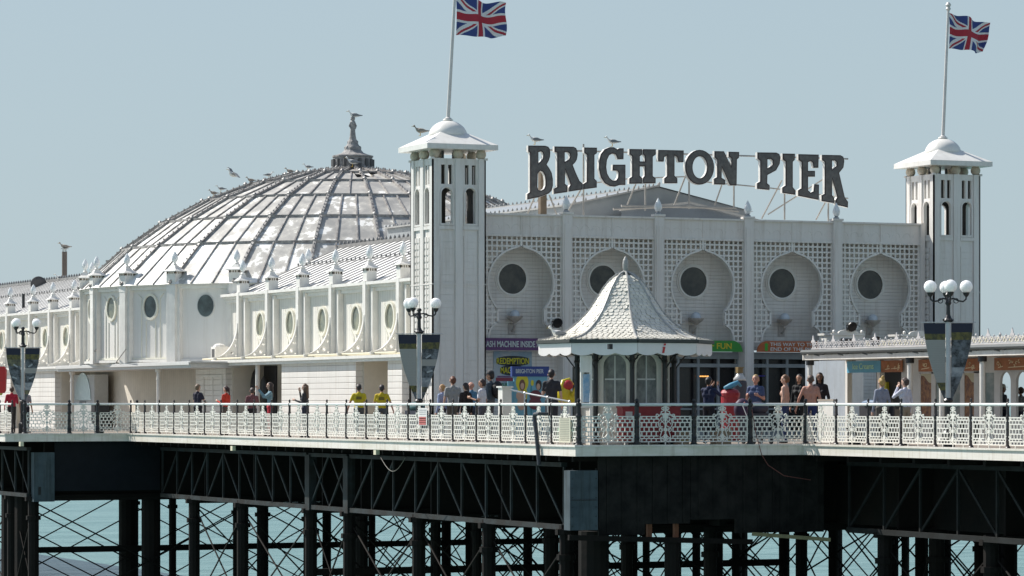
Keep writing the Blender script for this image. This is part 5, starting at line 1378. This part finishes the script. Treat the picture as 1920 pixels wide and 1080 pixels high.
q = P(433, 336, Y=DC.y); G2.location = q; G2.rotation_euler = (R(-20), R(-12), pi-TH+.5); G2.scale = (1.15,)*3; tag(G2, 'flying gull in the sky just left of the dome', 'gull')
for i, (px, py, lb, fc) in enumerate(((400,368,'leftmost gull of the row on the dome outline',-1),(414,360,'second gull from the left on the dome outline',-1),(470,344,'gull low on the dome outline below the flying bird',-1),(504,334,'gull with raised tail on the dome outline, midway to the statue',1),(543,327,'gull beside another on the upper dome outline',-1),(577,319,'topmost gull of the row on the dome outline',-1))):
    put_gull(G0 if i % 2 else G1, lb, px, py, Y=DC.y, face=fc, sc=.8, group='gulls along the outline of the dome')
put_gull(G0, 'white gull sitting at the foot of the statue drum', 661, 313, Y=DC.y-1.1, face=-1, sc=1.2)
for px, py, lb in ((671,335,'left black pigeon of three on the dome top'),(683,336,'middle black pigeon of three on the dome top'),(697,331,'right black pigeon of three on the dome top')):
    g_ = dup(G1, P(px, py, Y=DC.y-3.4), pi-TH, lb, 'dark pigeons on the dome top', .75); g_.name = 'pigeon'; g_['category'] = 'pigeon'
    for c in g_.children:
        if c.name.startswith(('body','wing')): c.data = c.data.copy(); c.data.materials[0] = GK

# ================================================================== people
SKIN = {k: mat('skin_%s' % k, c, .55, var=.08, vscale=8) for k, c in {'fair': (.58,.36,.27), 'tan': (.42,.22,.14), 'ruddy': (.52,.26,.19), 'dark': (.20,.11,.07)}.items()}
def capsule(b, p, q, r0, r1, n=12, sx=1, sy=1):
    p = V(p); q = V(q); d = q-p; L0 = d.length
    if L0 < 1e-5: d = V((0,0,1))
    d = d.normalized(); up = V((0,1,0)) if abs(d.y) < .9 else V((1,0,0)); a = d.cross(up).normalized(); c = a.cross(d)
    rings = []
    for th in (-80,-50,-20): rings.append((p+d*r0*sin(R(th)), r0*cos(R(th))))
    for th in (20,50,80): rings.append((q+d*r1*sin(R(th)), r1*cos(R(th))))
    vs = [o+(a*cos(2*pi*i/n)+c*sin(2*pi*i/n))*r for o, r in rings for i in range(n)]
    fs = [(j*n+i, j*n+(i+1)%n, (j+1)*n+(i+1)%n, (j+1)*n+i) for j in range(5) for i in range(n)]+[tuple(range(n))[::-1], tuple(range(5*n,6*n))]
    b.add(vs, fs)
def remeshed(b, voxel, name):
    me = bpy.data.meshes.new(name); me.from_pydata(b.v, [], b.f)
    o = bpy.data.objects.new(name, me); COL.objects.link(o)
    m = o.modifiers.new('r', 'REMESH'); m.mode = 'VOXEL'; m.voxel_size = voxel; m.use_smooth_shade = True
    s = o.modifiers.new('s', 'SMOOTH'); s.factor = .5; s.iterations = 3
    bpy.context.view_layer.update(); dg = bpy.context.evaluated_depsgraph_get()
    out = bpy.data.meshes.new_from_object(o.evaluated_get(dg)); out.name = name
    bpy.data.objects.remove(o); return out
def person(label, px, heady, X=None, Y=None, face=0, skin='fair', hair=((.06,.04,.03),'short'), top=(.5,.5,.5), sleeve=.55, bottom=(.03,.035,.06), shorts=False,
           arms=('down','down'), fem=False, cap=None, lean=0, sit=False, print_=None, base=0.0):
    """face: heading relative to the camera view, 0 = seen from behind, 90 = facing left, -90 facing right, 180 = facing us"""
    q = onX(px, X) if X is not None else onY(px, Y)
    H = zz(heady, q.z)-base; k = H/1.76
    t = thing('person', label, 'person', (q.x, q.y, base))
    prims = []
    def C_(p, q_, r0, r1, lab): prims.append((V(p), V(q_), r0, r1, lab))
    sw = .155 if fem else .175; top_ = 'skin' if top is None else 'top'
    C_((-sw+.02,0,1.42),(sw-.02,0,1.42),.062,.062,top_); C_((-.09,.01,1.28),(.09,.01,1.28),.105 if not fem else .095,.105 if not fem else .095,top_)
    for s in (-1,1): C_((s*.075,0,1.38),(s*.06,0,1.02),.088,.085 if fem else .098,top_)
    C_((-.05,0,1.10),(.05,0,1.10),.095,.095,top_); C_((-.07,0,.96),(.07,0,.96),.105,.105,'bottom'); C_((0,0,1.42),(0,-.01,1.47),.07,.065,top_)
    if fem:
        for s in (-1,1): C_((s*.07,.08,1.27),(s*.07,.09,1.27),.055,.055,top_)
    C_((0,-.01,1.46),(0,.01,1.56),.052,.05,'skin')
    C_((0,.0,1.655),(0,.015,1.665),.092,.088,'skin'); C_((0,.03,1.60),(0,.045,1.585),.065,.052,'skin'); C_((0,.105,1.64),(0,.118,1.615),.012,.015,'skin')
    for s in (-1,1): C_((s*.088,0,1.635),(s*.09,0,1.61),.014,.012,'skin')
    fl = 'skin' if shorts else 'bottom'
    for s in (-1,1):
        if not sit:
            kn = (s*.10,.02,.50); an = (s*.105+.0,-.02+.03*s,.09)
        else: kn = (s*.11,.42,.93); an = (s*.11,.44,.5)
        C_((s*.09,0,.92),kn,.088,.058,'bottom'); C_(kn, an,.056,.036,fl); C_((an[0],an[1]-.02,an[2]-.05),(an[0]+s*.02,an[1]+.15,an[2]-.055),.038,.032,'shoe')
    for s, pose in zip((-1,1), arms):
        sh = V((s*(sw+.005),0,1.41))
        if pose == 'down': el, wr = V((s*(sw+.07),-.02,1.13)), V((s*(sw+.085),.05,.88))
        elif pose == 'out': el, wr = V((s*(sw+.12),-.02,1.16)), V((s*(sw+.19),.04,.92))
        elif pose == 'rail': el, wr = V((s*(sw+.08),.08,1.16)), V((s*(sw+.0),.28,1.10))
        elif pose == 'face': el, wr = V((s*(sw+.05),.20,1.26)), V((s*.06,.20,1.50))
        elif pose == 'fold': el, wr = V((s*(sw+.06),.04,1.15)), V((-s*.02,.20,1.17))
        elif pose == 'hold': el, wr = V((s*(sw+.05),.03,1.14)), V((s*(sw-.02),.28,1.22))
        elif pose == 'hip': el, wr = V((s*(sw+.14),-.06,1.18)), V((s*(.14),.02,1.02))
        elif pose == 'phone': el, wr = V((s*(sw+.07),.18,1.28)), V((s*.10,.36,1.52))
        m = sh.lerp(el, .62)
        if top is None: C_(sh, el, .05, .04, 'skin'); C_(el, wr, .039, .026, 'skin')
        elif sleeve <= .6: C_(sh, m, .056, .050, 'top'); C_(m, el, .042, .038, 'skin'); C_(el, wr, .037, .026, 'skin')
        else: C_(sh, el, .056, .046, 'top'); C_(el, wr, .043, .032, 'top')
        d = (wr-el).normalized(); side = V((0,1,0)) if abs(d.y) < .7 else V((0,0,1)); ac = d.cross(side).normalized()*(-s); sd = ac.cross(d).normalized()
        hc = wr+d*.05; C_(wr, wr+d*.075, .026, .032, 'skin'); C_(wr+d*.04+sd*.02, wr+d*.075-sd*.02, .026, .024, 'skin')
        for fi, fl_ in enumerate((.065,.078,.073,.055)):
            o_ = wr+d*.09+sd*(.033-.022*fi); kq = o_+d*fl_*.55+ac*.008; C_(o_, kq, .0105, .010, 'skin'); C_(kq, kq+d*fl_*.35+ac*.03, .010, .009, 'skin')
        C_(wr+d*.03+sd*.03, wr+d*.07+sd*.062+ac*.01, .013, .010, 'skin')
    b = MB()
    for (p, q_, r0, r1, lab) in prims: capsule(b, p, q_, r0, r1)
    if lean: 
        rt = Matrix.Rotation(R(lean), 3, 'X')
        fn = lambda p: (rt@(p-V((0,0,.95)))+V((0,0,.95))) if p.z > .95 else p
        b.v = [tuple(fn(V(p))) for p in b.v]; prims = [(fn(p), fn(q_), r0, r1, lab) for (p, q_, r0, r1, lab) in prims]
    else: fn = lambda p: p
    me = remeshed(b, .0125, 'body')
    mats = [SKIN[skin], flat(top or (.5,.5,.5), .8, .12), flat(bottom, .8, .12), flat((.04,.035,.03), .6)]
    for m in mats: me.materials.append(m) if m else None
    nf = len(me.polygons); cen = np.zeros(nf*3, 'f'); me.polygons.foreach_get('center', cen); cen = cen.reshape(-1,3)
    best = np.full(nf, 9e9); idx = np.zeros(nf, 'i'); order = {'skin':0,'top':1,'bottom':2,'shoe':3}
    for (p, q_, r0, r1, lab) in prims:
        p_, d_ = np.array(p), np.array(q_-p); L2 = max(1e-9, float((d_**2).sum())); tt = np.clip(((cen-p_)@d_)/L2, 0, 1)
        ds = np.sqrt(((cen-(p_+tt[:,None]*d_))**2).sum(1))-(r0+(r1-r0)*tt); mk = ds < best; best[mk] = ds[mk]; idx[mk] = order[lab]
    me.materials.clear()
    for m in mats: me.materials.append(m)
    me.polygons.foreach_set('material_index', idx); me.polygons.foreach_set('use_smooth', [True]*nf)
    link(bpy.data.objects.new('body', me), t).matrix_parent_inverse = Matrix()
    # hair
    hcol, hst = hair
    b = MB()
    if hst != 'bald':
        capsule(b, fn(V((0,-.022,1.675))), fn(V((0,-.005,1.69))), .094, .088); capsule(b, fn(V((0,-.045,1.63))), fn(V((0,-.045,1.66))), .078, .085)
        if hst in ('long',):
            for s in (-1,0,1): capsule(b, fn(V((s*.05,-.05,1.64))), fn(V((s*.055,-.085,1.32))), .062, .035)
            for s in (-1,1): capsule(b, fn(V((s*.075,-.0,1.64))), fn(V((s*.085,.02,1.42))), .03, .022)
        if hst == 'pony': capsule(b, fn(V((0,-.12,1.66))), fn(V((0,-.15,1.45))), .042, .025); capsule(b, fn(V((0,-.09,1.68))), fn(V((0,-.12,1.66))), .035, .04)
        if hst == 'bun': capsule(b, fn(V((0,-.06,1.77))), fn(V((0,-.07,1.79))), .05, .045)
        hm = remeshed(b, .012, 'hair'); hm.materials.clear(); hm.materials.append(flat(hcol, .6, .25)); link(bpy.data.objects.new('hair', hm), t).matrix_parent_inverse = Matrix()
    eb = MB()
    for s in (-1,1): eb.ball(fn(V((s*.033,.088,1.655))), .011, 8)
    eb.build('eye', flat((.03,.02,.02)), t).matrix_parent_inverse = Matrix()
    eb = MB(); eb.ball(fn(V((0,.098,1.585))), .02, 8, 0, 1.2, .4, .35); eb.build('mouth', flat((.35,.12,.10)), t).matrix_parent_inverse = Matrix()
    if cap:
        cb = MB(); c0 = fn(V((0,-.01,1.70))); cb.lathe(c0, [(.105,-.01),(.104,.03),(.09,.07),(.05,.095),(.003,.10)], 16); cb.prism([[( .09*cos(a), .08+.10*sin(a)) for a in [pi*i/8 for i in range(9)]]], lambda u,v,w: c0+V((u,v,w)), -.008, .004)
        cb.build('cap', flat(cap), t).matrix_parent_inverse = Matrix()
    if print_:
        pb = MB(); 
        for i in range(2): pb.box(-.085,-.108-.003*i,1.325-.05*i,.085,-.095,1.365-.045*i)
        pb.build('shirt_print', flat(print_), t).matrix_parent_inverse = Matrix()
    t.scale = (k,)*3; t.rotation_euler = (0,0,-TH+R(face))
    return t, V((q.x,q.y,0)), k
AX = 38.5
person('person in a red top at the far left edge behind the railing', 22, 725, X=xs_[-1]+.9, face=15, hair=((.10,.07,.05),'short'), top=(.42,.02,.05), sleeve=1, bottom=(.03,.03,.03), arms=('down','hold'))
person('person half hidden behind the far left lamp banner', 48, 727, X=xs_[-1]+1.5, face=-20, skin='tan', hair=((.04,.03,.03),'short'), top=(.3,.3,.32), bottom=(.02,.02,.03))
person('person in a navy T-shirt looking right, left of the woman in orange-red', 371, 720.5, X=AX, face=-35, hair=((.20,.14,.09),'short'), top=(.018,.016,.035), bottom=(.02,.02,.025), arms=('rail','rail'), fem=True)
person('woman in an orange-red jumper with a dark ponytail facing left', 424, 724, X=AX+.2, face=55, hair=((.05,.02,.02),'pony'), top=(.52,.035,.015), sleeve=1, bottom=(.10,.08,.07), arms=('hold','fold'), fem=True)
person('person in a maroon shirt seen from behind next to the white post', 473, 727, X=AX+.3, face=10, skin='ruddy', hair=((.06,.04,.035),'short'), top=(.16,.06,.07), sleeve=1, bottom=(.02,.02,.025), arms=('down','hold'))
person('woman in a pale denim jacket raising a phone, dark hair', 506, 717, X=AX+.2, face=100, hair=((.05,.03,.025),'long'), top=(.16,.27,.33), sleeve=1, bottom=(.45,.02,.04), arms=('phone','phone'), fem=True)
person('long haired woman in a black jacket lifting her hand, facing left by the white boards', 572, 720, X=AX, face=75, hair=((.14,.08,.05),'long'), top=(.03,.03,.035), sleeve=1, bottom=(.03,.035,.06), arms=('hold','face'), fem=True)
person('left man of the two in yellow T-shirts, seen from behind', 673, 720.5, X=AX, face=3, skin='ruddy', hair=((.04,.03,.025),'short'), top=(.62,.48,.02), bottom=(.10,.10,.10), arms=('out','down'), print_=(.16,.12,.02))
person('right man of the two in yellow T-shirts, seen from behind', 716, 721.5, X=AX, face=-6, skin='ruddy', hair=((.04,.03,.03),'short'), top=(.64,.46,.02), bottom=(.09,.09,.10), arms=('rail','out'), print_=(.18,.13,.02))
person('blond boy in a blue and white striped shirt beside the lamp', 829, 721, X=39.4, face=60, hair=((.42,.24,.10),'short'), top=(.30,.36,.55), sleeve=1, bottom=(.03,.03,.05))
person('auburn haired man in a grey T-shirt behind the blond boy', 849, 706, X=39.6, face=20, hair=((.14,.05,.025),'short'), top=(.32,.32,.32), bottom=(.12,.10,.08))
person('woman in black with dark hair between the grey and white T-shirts', 873, 718, X=39.3, face=35, hair=((.03,.018,.016),'pony'), top=(.02,.014,.014), sleeve=1, bottom=(.02,.02,.02), fem=True)
person('balding man in a blue shirt behind the woman in black', 884, 716, X=40.4, face=50, skin='ruddy', hair=((.2,.15,.1),'bald'), top=(.08,.19,.30), sleeve=1)
person('person in a white T-shirt and sunglasses facing left', 904, 711, X=39.5, face=70, skin='tan', hair=((.05,.03,.025),'short'), top=(.62,.62,.68), bottom=(.08,.08,.10), arms=('hold','down'))
cp, cq, ck = person('tall man in a dark peaked cap and slate top with a black backpack', 919, 697, X=40.0, face=65, skin='tan', hair=((.03,.02,.02),'short'), top=(.06,.085,.11), sleeve=1, bottom=(.10,.10,.11), cap=(.015,.015,.018), base=.12)
b = MB(); d = V((sin(TH-R(65)+0), cos(TH-R(65)), 0)); o_ = V(cp.location)-d*.24+V((0,0,1.27*ck)); b.ball(o_, .20, 14, 0, .85, .85, 1.35); b.ball(o_-d*.1-V((0,0,.1)), .13, 10); tag(b.build('backpack', flat((.012,.012,.014)), None, smooth=True), 'black backpack on the back of the man in the cap', 'backpack')
person('man in a charcoal T-shirt from behind in front of the blue photo board', 1034, 693, X=40.4, face=-8, hair=((.02,.015,.015),'short'), top=(.028,.028,.035), bottom=(.03,.03,.04), arms=('hold','down'), base=.1)
person('person in dark navy holding up a camera by the kiosk', 1329, 707, Y=84.5, face=-30, skin='tan', hair=((.02,.02,.02),'short'), top=(.012,.022,.07), sleeve=1, bottom=(.01,.01,.02), arms=('phone','phone'))
person('blond man in a blue top behind the pushchair', 1417, 703, Y=84.0, face=160, skin='ruddy', hair=((.38,.26,.12),'short'), top=(.06,.09,.19), bottom=(.03,.03,.05), arms=('hold','hold'))
person('bare shouldered man in a dark vest facing left', 1472, 703, Y=83.6, face=70, skin='fair', hair=((.20,.10,.05),'short'), top=None, bottom=(.03,.05,.14), arms=('down','down'))
person('sunburnt shirtless man with a shaved head seen from behind', 1520, 703.5, Y=82.9, face=-5, skin='ruddy', hair=((.12,.08,.06),'short'), top=None, bottom=(.02,.035,.13), arms=('out','down'))
person('dark haired woman in black just behind the shirtless man', 1537, 699, Y=86.5, face=170, skin='dark', hair=((.01,.008,.008),'long'), top=(.02,.015,.02), sleeve=1, fem=True)
person('person in black standing in the shade of the orange sign doorway', 1499, 702, Y=93.5, face=150, skin='tan', hair=((.01,.01,.01),'long'), top=(.008,.008,.01), sleeve=1, bottom=(.01,.01,.01), fem=True)
person('woman with a blond bun and grey top, left of the man in white', 1653, 709, X=45.6, face=25, hair=((.46,.30,.10),'bun'), top=(.24,.26,.33), sleeve=1, bottom=(.10,.09,.08), fem=True)
person('man in a white shirt with his hand at his mouth', 1697, 708.5, X=45.7, face=45, hair=((.08,.05,.04),'short'), top=(.60,.60,.70), sleeve=1, bottom=(.30,.26,.2), arms=('face','down'))
person('man in a pale hat seen through the arched opening at the right edge', 1880, 722, X=51.2, face=-70, skin='tan', hair=((.1,.08,.06),'short'), top=(.16,.17,.20), cap=(.66,.62,.5))
person('person in grey seen through the rightmost arched opening', 1914, 726, X=51.4, face=40, hair=((.1,.07,.05),'short'), top=(.22,.21,.20), sleeve=1)

# ================================================================== small things on the deck
# ramp handrail by the photo board
hz = [P(957,731,Y=86.5), P(984,737,Y=86.2), P(1027,745,Y=85.4), P(1068,753,Y=84.8)]
t = thing('ramp_handrail', 'galvanised handrail sloping down to the right beside the photo board', 'handrail', (hz[0].x,hz[0].y,0))
b = MB(); b.tube(hz, .024, 8); b.build('top_rail', SILVER, t)
for p in hz[1:]: b = MB(); b.cyl(V((p.x,p.y,0)), V(p), .026, n=8); b.ball(p, .045, 8); b.build('post', SILVER, t)
q = onY(948, 87); t = thing('white_plinth', 'narrow white plinth post between the backpack man and the photo board', 'plinth', (q.x,87,0))
b = MB(); b.box(q.x-.14,86.9,0,q.x+.14,87.2,zz(727,q.z)); b.box(q.x-.18,86.86,zz(727,q.z),q.x+.18,87.24,zz(724,q.z)); b.build('shaft', WHITE2, t)
# dark bent pipe hanging outside the railing
b = MB(); X = A_X-.22; b.tube([P(1028,776,X=A_X+.02), P(1010,776,X=X), P(1003,777,X=X), P(1002,783,X=X), P(1006,815,X=X), P(1011,872,X=X)], [.045,.045,.055,.06,.06,.055], 10)
tag(b.build('bent_pipe', mat('grey_black_pipe', (.04,.042,.05), .45, var=.2)), 'dark bent pipe hooked over the railing and hanging below the deck edge', 'pipe')
# red pole and rope by the shaded railing
b = MB(); b.tube([P(1403,738,Y=A_Y0+.3), P(1411,775,Y=A_Y0-.10), P(1417,812,Y=A_Y0-.12), P(1428,852,Y=A_Y0-.22), P(1440,872,Y=A_Y0-.22), P(1470,892,Y=A_Y0-.3), P(1520,900,Y=A_Y0-.3)], .011, 6)
tag(b.build('red_hose', mat('faded_red_hose', (.16,.05,.04), .6)), 'thin red hose hanging over the shaded railing and under the deck', 'hose')
b = MB(); X = A_X-.05; b.tube([P(714+i*4.6, 858+26*sin(pi*i/10), X=X) for i in range(11)], .012, 5); tag(b.build('cable_loop', flat((.10,.09,.07))), 'thin cable looping below the deck edge under the notice', 'cable')
# notices on the railing
RX_ = A_X+ex-.05
def notice(label, px0, px1, py0, py1, X, mats, strip=None):
    t = thing('notice', label, 'notice', P((px0+px1)/2, py1, X=X), 'notices fixed to the railing')
    a, c = P(px0,py0,X=X), P(px1,py1,X=X); b = MB(); b.box(X-.012,a.y,c.z,X,c.y,a.z); b.build('plate', mats[0], t)
    if strip:
        b = MB()
        for (f0, f1, mi) in strip: b.box(X-.018,a.y+(c.y-a.y)*.1,a.z+(c.z-a.z)*f0,X-.0125,a.y+(c.y-a.y)*.9,a.z+(c.z-a.z)*f1,mi)
        b.build('print', mats[1:], t)
    return t
notice('white notice with a red lower half and lines of print on the railing', 785, 801, 765, 798, RX_, [flat((.72,.70,.68)), flat((.50,.14,.13)), flat((.45,.45,.45)), flat((.70,.62,.60))], [(.50,.96,0),(.08,.14,1),(.2,.24,1),(.32,.36,1),(.58,.62,2),(.70,.73,2),(.82,.85,2)])
notice('cream notice with rows of grey print on the railing near the bent pipe', 1049, 1070, 783, 830, RX_, [flat((.60,.58,.46)), flat((.36,.34,.27))], [(k/14+.03, k/14+.055, 0) for k in range(13)])
# white notice board behind the corner railing on the right
t = thing('notice_board', 'plain white board standing behind the railing right of the shirtless man', 'board', (C_X+.7, onX(1545,C_X+.7).y, 0))
a, c = P(1534,752,X=C_X+.7), P(1562,752,X=C_X+.7); b = MB(); b.box(C_X+.7,a.y,.05,C_X+.76,c.y,a.z); b.build('panel', WHITE2, t)
b = MB(); b.box(C_X+.69,a.y+.03,a.z,C_X+.77,c.y-.03,a.z+.05); b.build('cap_strip', flat((.42,.36,.30)), t)
# crates of cardboard behind the shaded railing
for i, (px, w_, h) in enumerate(((1283,.30,.32),(1357,.46,.38))):
    q = onY(px, A_Y0+.45); t = thing('cardboard_box', ('small cardboard box with a yellow stripe behind the shaded railing, right of the red cabinet','wide cardboard box with a yellow stripe behind the shaded railing, below the camera person')[i], 'box', (q.x,q.y,0), 'cardboard boxes with yellow stripes')
    b = MB(); b.box(q.x-w_/2,q.y,0,q.x+w_/2,q.y+.35,h); b.box(q.x-w_/2-.02,q.y-.02,h,q.x+w_/2+.02,q.y+.0,h+.06); b.build('carton', mat('carton_%d' % i, (.50,.38,.26), .8, var=.15), t)
    b = MB(); b.box(q.x-w_/2+.03,q.y-.006,.09,q.x+w_/2-.03,q.y-.001,.125); b.build('tape', flat((.62,.52,.05)), t)
# pushchair and litter bin behind it
q = onY(1420, 82.4); t = thing('pushchair', 'dark hooded pushchair with pale handle in front of the blond man', 'pushchair', (q.x,q.y,0))
b = MB(); n = 10
b.ball((q.x+.02,q.y,.98), .30, 14, 0, 1, .8, .62); b.build('hood', flat((.035,.03,.05)), t, smooth=True)
b = MB(); b.box(q.x-.22,q.y-.18,.42,q.x+.24,q.y+.2,.85); b.build('seat', flat((.03,.03,.045)), t)
b = MB()
for s in (-1,1):
    b.tube([(q.x+s*.24,q.y-.3,.1),(q.x+s*.24,q.y+.1,.7),(q.x+s*.24,q.y+.4,1.05)], .014, 6); b.tube([(q.x+s*.24,q.y+.3,.1),(q.x+s*.24,q.y+.0,.6)], .014, 6)
b.tube([(q.x-.24,q.y+.4,1.05),(q.x+.24,q.y+.4,1.05)], .018, 6); b.build('chassis', SILVER, t)
for s in (-1,1):
    for dy in (-.3,.3): b = MB(); b.cyl((q.x+s*.27-.02,q.y+dy,.1),(q.x+s*.27+.02,q.y+dy,.1),.10,n=14); b.build('wheel', BLACK, t)
q = onY(1369, 87.5); t = thing('litter_bin', 'red litter bin with a blue bag spilling over its lid', 'bin', (q.x,q.y,0))
b = MB(); b.lathe((q.x,q.y,0), [(.25,0),(.27,.1),(.27,1.3),(.29,1.34),(.29,1.42),(.24,1.5),(.1,1.55)], 18); b.build('drum', mat('bin_red', (.34,.02,.03), .45, var=.15), t, smooth=False)
b = MB(); b.tube([(q.x-.24,q.y-.1,1.56),(q.x-.05,q.y-.12,1.62),(q.x+.18,q.y-.12,1.72),(q.x+.3,q.y-.1,1.62)], [.05,.09,.07,.04], 8); b.build('blue_bag', flat((.08,.28,.42)), t, smooth=True)
q = onY(1387, 92.0); t = thing('lantern_stand', 'small white domed lantern with a gold top on a dark stand by the entrance pilaster', 'lantern', (q.x,q.y,0))
b = MB(); b.lathe((q.x,q.y,0), [(.22,0),(.22,1.75),(.2,1.8),(.1,1.82)], 12); b.build('stand', flat((.05,.045,.06)), t)
b = MB(); b.lathe((q.x,q.y,1.82), [(.20,0),(.19,.06),(.13,.14),(.10,.2),(.04,.24)], 14); b.build('white_dome', flat((.55,.54,.52),.3), t, smooth=True)
b = MB(); b.box(q.x-.10,q.y-.08,2.05,q.x+.07,q.y+.08,2.20); b.box(q.x-.10,q.y-.1,2.20,q.x+.10,q.y+.1,2.23); b.build('lamp_head', flat((.22,.15,.06)), t)
q = onY(1392, 83.5); t = thing('travel_bag', 'dark purple rucksack with a pink strap left of the pushchair', 'bag', (q.x,q.y,.6))
b = MB(); b.ball((q.x,q.y,.95), .26, 12, 0, 1, .7, 1.2); b.build('sack', flat((.06,.03,.07)), t, smooth=True)
b = MB(); b.tube([(q.x-.05,q.y-.2,1.15),(q.x+.12,q.y-.2,1.0),(q.x+.14,q.y-.19,.75)], .02, 5); b.build('strap', flat((.45,.12,.12)), t)
q = onX(1617, C_X+.9); t = thing('bench', 'dark bench behind the railing, left of the woman with the blond bun', 'bench', (q.x,q.y,0))
b = MB(); b.box(q.x,q.y-.9,.42,q.x+.45,q.y+.9,.48); b.box(q.x+.42,q.y-.9,.55,q.x+.47,q.y+.9,1.12)
for s in (-1,1): b.box(q.x+.02,q.y+s*.8-.03,0,q.x+.45,q.y+s*.8+.03,.42)
b.build('bench_frame', flat((.03,.03,.035)), t)
b = MB(); b.ball((q.x+.42,q.y+.3,1.13), .2, 12, 0, .6, 2.2, .42); tag(b.build('coat', flat((.13,.19,.28)), None, smooth=True), 'blue denim coat thrown over the dark bench back', 'coat')
# left side things
q = onX(0, xs_[-1]+.2); t = thing('lifebuoy_housing', 'tall red rounded lifebuoy housing with a yellow foot at the left edge', 'lifebuoy housing', (q.x,q.y,0))
r_ = V((CT,-ST,0)); z1_, z0_ = zz(687,q.z), zz(737,q.z); o_ = V((q.x,q.y,0))-r_*.30
b = MB(); b.prism([[(-.3,z0_+.06),(-.24,z0_),(.44,z0_),(.50,z0_+.1),(.53,z1_-.12),(.46,z1_),(-.3,z1_)]], lambda u,v,w: o_+r_*u+V((0,0,v))+V((ST,CT,0))*w, 0, .25); b.build('housing', mat('lifebuoy_red', (.55,.02,.02), .35), t)
b = MB(); b.prism([[(-.2,z0_-.08),(.34,z0_-.08),(.38,z0_-.003),(-.2,z0_-.003)]], lambda u,v,w: o_+r_*u+V((0,0,v))+V((ST,CT,0))*w, .03, .2); b.build('yellow_foot', flat((.60,.50,.05)), t)
b = MB(); p = o_+r_*.1; b.cyl((p.x,p.y,0),(p.x,p.y,z0_),.04); b.build('post', SILVER, t)
Yb = Yx(158, 41.6); t = thing('vending_cabinet', 'pale turquoise vending cabinet with a dark slot under the canopy', 'cabinet', (41.5, Yb, 0))
ya_, yc_ = Yx(177,41.5), Yx(138,41.5); b = MB(); b.box(41.5,ya_,0,42.1,yc_,zz(705,150)); b.build('casing', flat((.42,.43,.42)), t)
b = MB(); y0_, y1_ = Yx(171,41.5), Yx(141,41.5); m_ = (y0_+y1_)/2; b.prism([archloop(m_, y1_-y0_, 1.25, 2.42)], lambda u,v,w: V((41.5-w,u,v)), .003, .03); b.build('window', flat((.42,.52,.52),.2), t)
b = MB(); b.box(41.47,m_-.45,1.14,41.497,m_+.45,1.2); b.build('slot', BLACK, t)
q = onX(185, 37.2); t = thing('litter_bin', 'black box litter bin behind the railing at the far step', 'bin', (36.4,A_Y1+1.4,0))
q = onY(186, A_Y1+1.4); t.location = (q.x, A_Y1+1.4, 0); b = MB(); b.box(q.x-.25,A_Y1+1.15,.35,q.x+.32,A_Y1+1.6,1.08); b.lathe((q.x,A_Y1+1.38,0), [(.2,0),(.2,.35)], 10); b.build('casing', flat((.012,.012,.014)), t)
b = MB(); b.box(q.x-.28,A_Y1+1.12,1.083,q.x+.35,A_Y1+1.63,1.12); b.build('lid', BLACK, t)
# hanging dark coat shapes in the open doorway
q = onX(470, LX+.9); t = thing('hanging_coats', 'black coats hanging in the dark doorway behind the white post', 'coats', (q.x,q.y,1))
for k, (px, z) in enumerate(((462,1.75),(478,1.95),(495,1.7))):
    q2 = onX(px, LX+.9); b = MB(); b.lathe(q2.xy.to_3d(), [(.2,z-.55),(.28,z-.3),(.24,z),(.15,z+.28),(.03,z+.42)], 10, 0, 0, .5, 1.3); b.build('coat', flat((.012,.012,.013)), t)
b = MB(); q = onX(780, 38.9); t = thing('folded_pushchair', 'teal and dark green bundle on a trolley left of the blond boy', 'trolley', (q.x,q.y,0))
b.ball((q.x,q.y,1.0), .3, 12, 0, .8, 1.6, .55); b.build('bundle', flat((.05,.13,.13)), t, smooth=True)
b = MB(); b.box(q.x-.2,q.y-.5,.3,q.x+.2,q.y+.4,.9); b.build('bag', flat((.02,.025,.045)), t)
b = MB()
for dy in (-.4,.3): b.cyl((q.x-.15,q.y+dy,.1),(q.x-.1,q.y+dy,.1),.1,n=12); b.cyl((q.x-.12,q.y+dy,.1),(q.x-.12,q.y+dy,.35),.015)
b.build('wheel_frame', BLACK, t)
